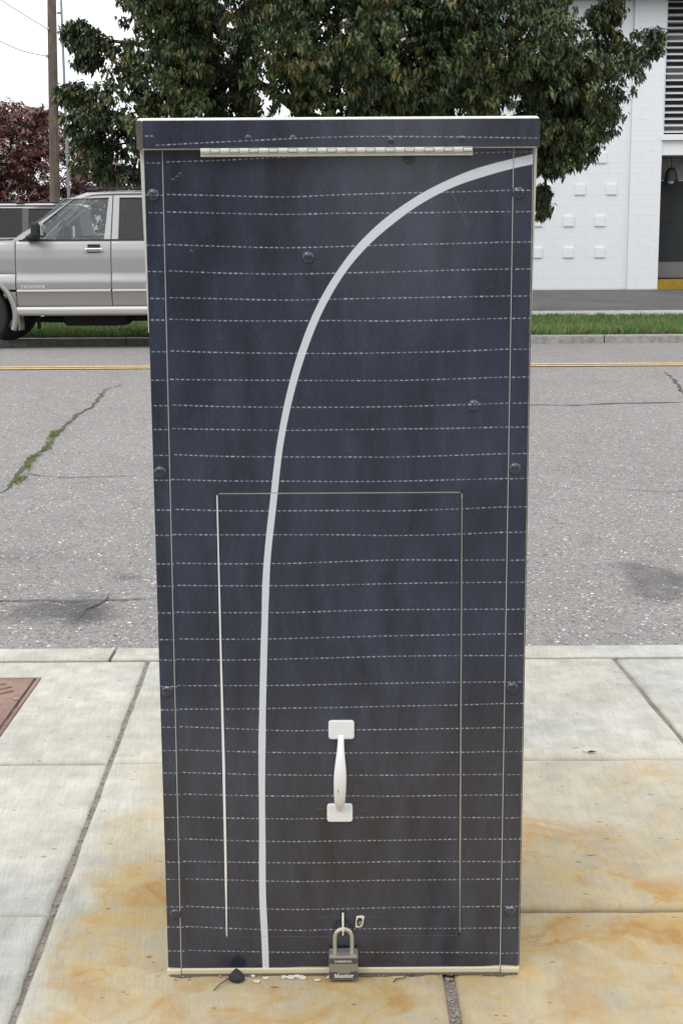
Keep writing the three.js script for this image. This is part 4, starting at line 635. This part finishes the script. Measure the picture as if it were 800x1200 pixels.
  // white pull handle
  const white = new THREE.MeshPhysicalMaterial({ color: RGB(0.78, 0.795, 0.81), roughness: 0.35, clearcoat: 0.3, clearcoatRoughness: 0.2 });
  const h = part('handle', ext(rr(-0.0205, 0.3645, 0.0165, 0.3925, 0.005), 0.006, 0.0018, 3).translate(0, 0, -F), white, cab);
  part('handle_plate', ext(rr(-0.0235, 0.239, 0.0135, 0.2665, 0.005), 0.006, 0.0018, 3).translate(0, 0, -F), white, h);
  { const cv = new THREE.CatmullRomCurve3([[-0.0025, 0.369, 0.004], [-0.003, 0.36, 0.014], [-0.0038, 0.335, 0.026], [-0.0045, 0.305, 0.028], [-0.005, 0.276, 0.020], [-0.005, 0.264, 0.010], [-0.005, 0.259, 0.004]].map((p) => new THREE.Vector3(p[0], p[1], -F + p[2])));
    const seg = 30, rad = 16, P = [], I = []; const wid = (t) => 0.0044 + 0.0046 * Math.pow(Math.sin(Math.PI * Math.min(1, Math.max(0, t * 0.88 + 0.04))), 0.9) * sst(-0.05, 0.5, t) + 0.0012 * sst(0.02, 0, t);
    for (let i = 0; i <= seg; i++) { const t = i / seg, p = cv.getPointAt(t), g = cv.getTangentAt(t), nrm = new THREE.Vector3(0, g.z, -g.y).multiplyScalar(-1); for (let j = 0; j <= rad; j++) { const a = j / rad * 6.2832, v = p.clone().add(new THREE.Vector3(Math.cos(a) * wid(t), 0, 0)).addScaledVector(nrm, Math.sin(a) * (0.0036 + 0.25 * (wid(t) - 0.0044))); P.push(v.x, v.y, v.z); } }
    for (let i = 0; i < seg; i++) for (let j = 0; j < rad; j++) { const k = i * (rad + 1) + j; I.push(k, k + 1, k + rad + 1, k + 1, k + rad + 2, k + rad + 1); }
    const g = new THREE.BufferGeometry(); g.setAttribute('position', new THREE.Float32BufferAttribute(P, 3)); g.setIndex(I); g.computeVertexNormals(); part('handle_grip', g, white, h);
    part('handle_mark', rbox(0.0016, 0.007, 0.0012, 0.0005, -0.0072, 0.298, -F + 0.0312), std(RGB(0.3, 0.26, 0.24), 0.8), h); }
  // hasp eye and the torn plate beside it
  part('hasp_eye', [boxAt(0.0032, 0.017, 0.028, -0.0015, 0.0875, -F + 0.013), new THREE.CylinderGeometry(0.0011, 0.0011, 0.012, 8).rotateX(Math.PI / 2).translate(-0.0015, 0.0765, -F + 0.026)], M.ivory, cab);
  part('hasp_slot', boxAt(0.007, 0.03, 0.0012, -0.0015, 0.083, -F + 0.0002), M.black, cab);
  const torn = part('latch_plate', ext(vflat([[0.0165, 0.073], [0.0175, 0.085], [0.0185, 0.0905], [0.027, 0.0915], [0.0305, 0.0895], [0.029, 0.085], [0.0285, 0.079], [0.0262, 0.0735], [0.021, 0.0725]]), 0.0022, 0.0006).translate(0, 0, -F), M.ivory, cab);
  part('screw', new THREE.CylinderGeometry(0.0026, 0.003, 0.003, 12).rotateX(Math.PI / 2).translate(0.0235, 0.0815, -F + 0.003), M.steel, torn);
  part('torn_edge', ext(vflat([[0.0195, 0.0765], [0.0188, 0.084], [0.0215, 0.0885], [0.0262, 0.0878], [0.0268, 0.0835], [0.025, 0.0785], [0.022, 0.0755]]), 0.0008).translate(0, 0, -F + 0.002), vPlain, torn);
}
// ---------------------------------------------------------------- padlock hanging from the hasp eye
{
  const p = thing('padlock', 'laminated steel padlock hanging from the hasp at the foot of the cabinet', 'padlock', -0.001, 0.0045, -F + 0.017);
  const lam = []; for (let i = 0; i < 13; i++) { const y = 0.0029 * i; lam.push(ext(rr(-0.0212, -0.0125, 0.0212, 0.0125, 0.003), 0.0026, 0.0003).rotateX(-Math.PI / 2).translate(0, y, 0)); }
  const bm = std(RGB(0.42, 0.41, 0.37), 0.5, 0.75, { bumpMap: fineBump, bumpScale: 0.0008 });
  const body = part('lock_body', [...lam, rbox(0.0415, 0.036, 0.0235, 0.002, 0, 0.0185, 0)], bm, p);
  for (const [x, z] of [[-0.0165, 0.008], [0.0165, 0.008], [-0.0165, -0.008], [0.0165, -0.008]]) part('rivet', new THREE.SphereGeometry(0.0024, 10, 6).scale(1, 0.5, 1).translate(x, 0.0376, z), M.steel, body);
  const print = canvasTex(512, 448, (c, W, H) => {
    c.fillStyle = 'rgb(142,138,127)'; c.fillRect(0, 0, W, H);
    const r = rng(4); for (let i = 0; i < 500; i++) { c.fillStyle = `rgba(${90 + 70 * r() | 0},${88 + 68 * r() | 0},${80 + 60 * r() | 0},0.3)`; c.fillRect(r() * W, r() * H, 30 * r(), 2 + 3 * r()); }
    c.fillStyle = 'rgb(82,82,84)'; c.fillRect(0, 34, W, 104);
    c.beginPath(); c.moveTo(0, 300); c.lineTo(120, 296); c.lineTo(165, 326); c.lineTo(345, 326); c.lineTo(390, 292); c.lineTo(W, 288); c.lineTo(W, H); c.lineTo(0, H); c.closePath(); c.fill();
    c.fillStyle = 'rgb(228,230,232)'; c.textAlign = 'center'; c.font = 'bold 52px sans-serif'; c.fillText('COMMERCIAL', 252, 108, 320);
    c.font = 'bold 100px serif'; c.fillText('Master', 262, 412, 350); c.lineWidth = 4; c.strokeStyle = 'rgb(228,230,232)'; c.strokeText('Master', 262, 412, 350);
  });
  part('face_plate', uvBy(ext(rr(-0.0208, 0.0012, 0.0208, 0.0365, 0.001), 0.001, 0.0002).translate(0, 0, 0.0121), (x, y) => [(x + 0.0208) / 0.0416, (y - 0.001) / 0.0357]), std(RGB(1, 1, 1), 0.5, 0.25, { map: print }), body);
  const pts = [[-0.0125, 0.034], [-0.0125, 0.056], [-0.012, 0.0625], [-0.009, 0.0695], [0, 0.0735], [0.009, 0.0695], [0.012, 0.0625], [0.0125, 0.056], [0.0125, 0.034]].map((q) => [q[0], q[1], -0.001]);
  part('shackle', taperTube(pts, 0.0031, 0.0031, 50, 14), std(RGB(0.62, 0.58, 0.50), 0.34, 0.8, { bumpMap: fineBump, bumpScale: 0.0006 }), p);
}
// ---------------------------------------------------------------- rusty vault lid in the pavement
{
  const g = thing('vault_lid', 'rusty brown slotted metal vault cover set in the pavement at left', 'vault cover', 0, 0, 0);
  const rust = dataTex(512, 512, (i, j) => { const a = fbm(i / 60, j / 60, 5), b = fbm(i / 9, j / 9, 3), s = vn(i * 0.9, j * 0.9); return [132 + (a - 0.5) * 50 + (b - 0.5) * 22 + (s - 0.5) * 14, 108 + (a - 0.5) * 44 + (b - 0.5) * 20 + (s - 0.5) * 12, 98 + (a - 0.5) * 36 + (b - 0.5) * 18 + (s - 0.5) * 12]; });
  const rm = std(RGB(0.95, 0.93, 0.92), 0.85, 0.1, { map: rust, bumpMap: fineBump, bumpScale: 0.0015 });
  const s = new THREE.Shape(); s.moveTo(-1.388, 2.892); s.lineTo(-0.778, 2.892); s.lineTo(-0.778, 3.445); s.lineTo(-1.388, 3.445); s.closePath();
  const slot = (cx, cd, l, w, a) => { const h = new THREE.Path(), c = Math.cos(a), q = Math.sin(a); [[-l, -w], [l, -w], [l, w], [-l, w]].forEach(([u, v], i) => { const X = cx + u * c - v * q, Y = cd + u * q + v * c; i ? h.lineTo(X, Y) : h.moveTo(X, Y); }); h.closePath(); s.holes.push(h); };
  const A = 0.72;                                         // herringbone groups of slots
  for (let k = 0; k < 4; k++) slot(-0.888 + k * 0.0215, 3.405 - k * 0.026, k === 3 ? 0.024 : 0.036, 0.0045, A);
  for (let k = 0; k < 5; k++) slot(-0.976 + k * 0.019, 3.322 - k * 0.024, 0.042, 0.0045, A);
  for (let k = 0; k < 4; k++) slot(-1.09 + k * 0.02, 3.41 - k * 0.025, 0.036, 0.0045, A);
  for (let k = 0; k < 5; k++) slot(-1.19 + k * 0.02, 3.30 - k * 0.025, 0.036, 0.0045, A);
  part('plate', ext(s, 0.008, 0.0008).rotateX(-Math.PI / 2).translate(0, -0.0095, 0), rm, g);
  part('pit', boxAt(0.6, 0.01, 0.54, -1.083, -0.03, -3.168), M.black, g);
  const fr = []; for (const [w, d, x, z] of [[0.632, 0.008, -1.079, -3.4505], [0.632, 0.008, -1.079, -2.887], [0.008, 0.555, -1.391, -3.1688], [0.008, 0.555, -0.7665, -3.1688]]) fr.push(boxAt(w, 0.03, d, x, -0.0165, z)); part('frame', fr, rm, g);
  part('screw', new THREE.CylinderGeometry(0.0055, 0.0055, 0.004, 12).translate(-0.7845, 0.0, -3.27), M.steel, g);
}
// ---------------------------------------------------------------- litter at the foot of the cabinet
{
  const stone = new THREE.IcosahedronGeometry(0.0108, 1), q = stone.attributes.position;
  for (let i = 0; i < q.count; i++) { const x = q.getX(i), y = q.getY(i), z = q.getZ(i), k = 0.86 + 0.34 * vn(x * 310 + 8, y * 310 + z * 270); const taper = 1.16 - 0.85 * sst(-0.005, 0.012, y); q.setXYZ(i, x * k * taper * 1.06, Math.max(-0.0085, y * k * 0.95), z * k * taper * 0.9); }
  stone.computeVertexNormals();
  tag(part('stone', stone, std(RGB(0.035, 0.036, 0.036), 0.85, 0, { bumpMap: fineBump, bumpScale: 0.002 }), scene, -0.158, 0.0085, -1.924), 'small black stone lying against the left foot of the cabinet', 'stone');
  const tw = std(RGB(0.05, 0.04, 0.035), 0.85);
  tag(part('twig', taperTube([[-0.168, 0.004, -1.922], [-0.176, 0.0035, -1.915], [-0.184, 0.0025, -1.903], [-0.189, 0.002, -1.892]], 0.0009, 0.0006, 14, 6), tw, scene), 'thin dark curved twig lying left of the black stone', 'twig');
  tag(part('twig', taperTube([[0.072, 0.0022, -1.914], [0.077, 0.003, -1.921], [0.086, 0.0035, -1.922], [0.092, 0.0025, -1.931], [0.103, 0.003, -1.934]], 0.0009, 0.0006, 20, 6, 0.4), tw, scene), 'crooked dry twig below the cabinet base, right of the padlock', 'twig');
  const leaf = part('dry_leaf', new THREE.BufferGeometry().setAttribute('position', new THREE.Float32BufferAttribute([0, 0.002, 0, 0.012, 0.008, 0.004, 0.026, 0.003, 0, 0, 0.002, 0, 0.026, 0.003, 0, 0.013, 0.003, -0.006, -0.012, 0.006, -0.004, 0, 0.004, 0.003, 0, 0.0015, -0.001], 3)), tw, scene, 0.515, 0.001, -2.872); leaf.geometry.computeVertexNormals(); tag(leaf, 'shrivelled dark leaf on the slab joint right of the cabinet', 'leaf');
  const r = rng(17), flake = std(RGB(0.68, 0.65, 0.56), 0.8), gritM = std(RGB(0.30, 0.29, 0.27), 0.9);
  const flakeAt = (x, z, s, l) => { const pts = []; const n = 7; for (let i = 0; i < n; i++) { const a = i / n * 6.28, d = s * (0.5 + 0.6 * r()); pts.push([x + Math.cos(a) * d * 1.5, -z + Math.sin(a) * d]); } return tag(part('paint_flake', ext(vflat(pts), 0.0016).rotateX(-Math.PI / 2).rotateZ(0).translate(0, 0.0003 + r() * 0.0008, 0), flake, scene), l, 'paint flake', 'paint flakes below the cabinet'); };
  for (const [x, z, s] of [[-0.089, -1.931, 0.005], [-0.079, -1.929, 0.006], [-0.069, -1.933, 0.0045], [-0.061, -1.93, 0.006], [-0.128, -1.919, 0.0045], [-0.116, -1.929, 0.004], [-0.02, -1.929, 0.005], [-0.039, -1.921, 0.0035], [-0.134, -1.934, 0.003]]) flakeAt(x, z, s, 'pale flake of old paint on the pavement below the cabinet');
  const P = [], I = [], n = 160;                          // soil along the cabinet foot, its dark colour also painting the contact shade
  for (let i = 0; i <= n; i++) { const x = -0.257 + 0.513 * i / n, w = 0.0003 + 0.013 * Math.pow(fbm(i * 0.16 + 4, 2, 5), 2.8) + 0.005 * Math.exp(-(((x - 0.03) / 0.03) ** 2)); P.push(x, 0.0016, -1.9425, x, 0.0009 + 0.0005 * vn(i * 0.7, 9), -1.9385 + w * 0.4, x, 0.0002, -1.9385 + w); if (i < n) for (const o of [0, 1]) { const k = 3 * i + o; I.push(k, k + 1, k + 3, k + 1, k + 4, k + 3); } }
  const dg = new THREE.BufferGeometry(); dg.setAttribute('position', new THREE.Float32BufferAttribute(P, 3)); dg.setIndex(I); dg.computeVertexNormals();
  tag(part('soil_shade_line', dg, std(RGB(0.11, 0.085, 0.06), 1), scene), 'dark soil and painted contact shade along the foot of the cabinet front', 'dirt', null, 'stuff');
  const bits = []; for (let i = 0; i < 160; i++) { const u = r(), x = u < 0.7 ? -0.25 + 0.5 * r() : -0.85 + 1.6 * r(), z = u < 0.7 ? -1.94 + 0.02 * r() * r() : -1.8 - 1.7 * r(); if (z < -1.935 && Math.abs(x) < 0.25 && z > -2.36) continue; bits.push(new THREE.IcosahedronGeometry(0.0008 + 0.0018 * r() * r(), 0).scale(1, 0.6, 1).translate(x, 0.0018, z)); }
  tag(part('grit', bits, gritM, scene), 'scattered specks of grit on the pavement around the cabinet', 'grit', null, 'stuff');
}

// ---------------------------------------------------------------- unseen houses added behind the camera, their gap shapes the cabinet sheen
{
  const stucco = std(RGB(0.3, 0.27, 0.24), 0.9, 0, { map: roughTex, bumpMap: fineBump, bumpScale: 0.004 }), brickC = std(RGB(0.34, 0.2, 0.16), 0.9, 0, { map: roughTex, bumpMap: fineBump, bumpScale: 0.004 }), roofM = std(RGB(0.1, 0.095, 0.09), 0.9), pane = std(RGB(0.03, 0.035, 0.04), 0.08);
  const added_house = (label, x0, x1, h, m) => {
    const cx = (x0 + x1) / 2, w = x1 - x0, b = thing('added_house', label, 'added_house', cx, 0, 9);
    part('wall', boxUV(rbox(w, h, 7, 0.02, 0, h / 2, 3.5)), m, b);
    const tri = ext(vflat([[-w / 2 - 0.4, 0], [w / 2 + 0.4, 0], [0, w * 0.2]]), 7.8).translate(0, h + 0.003, -0.4); part('roof', tri, roofM, b);
    for (let i = 0; i < 3; i++) { const x = (i - 1) * w * 0.3; if (i === 1) { part('door', rbox(1.0, 2.1, 0.08, 0.01, x, 1.15, -0.03), roofM, b); continue; } const f = part('window', [boxAt(1.5, 0.09, 0.1, x, 1.0, -0.03), boxAt(1.5, 0.09, 0.1, x, 2.3, -0.03), boxAt(0.09, 1.21, 0.1, x - 0.7, 1.65, -0.03), boxAt(0.09, 1.21, 0.1, x + 0.7, 1.65, -0.03)], M.trimWhite, b); part('pane', boxAt(1.31, 1.21, 0.03, x, 1.65, -0.02), pane, f); }
  };
  added_house('unseen brown stucco building added behind the photographer to shape the cabinet sheen, on the left', -12.5, 0.0, 4.2, stucco);
  added_house('unseen reddish building added behind the photographer to shape the cabinet sheen, on the right', 1.75, 12.5, 4.6, brickC);
  const y = part('front_yard', sheet(range(-30, 30, 20), range(30, -0.2, 10), () => -0.012, null), std(RGB(0.42, 0.43, 0.45), 0.9, 0, { map: roughTex }), scene); y.userData = { kind: 'structure', label: 'paved ground behind the photographer' };
}

renderer.render(scene, camera);
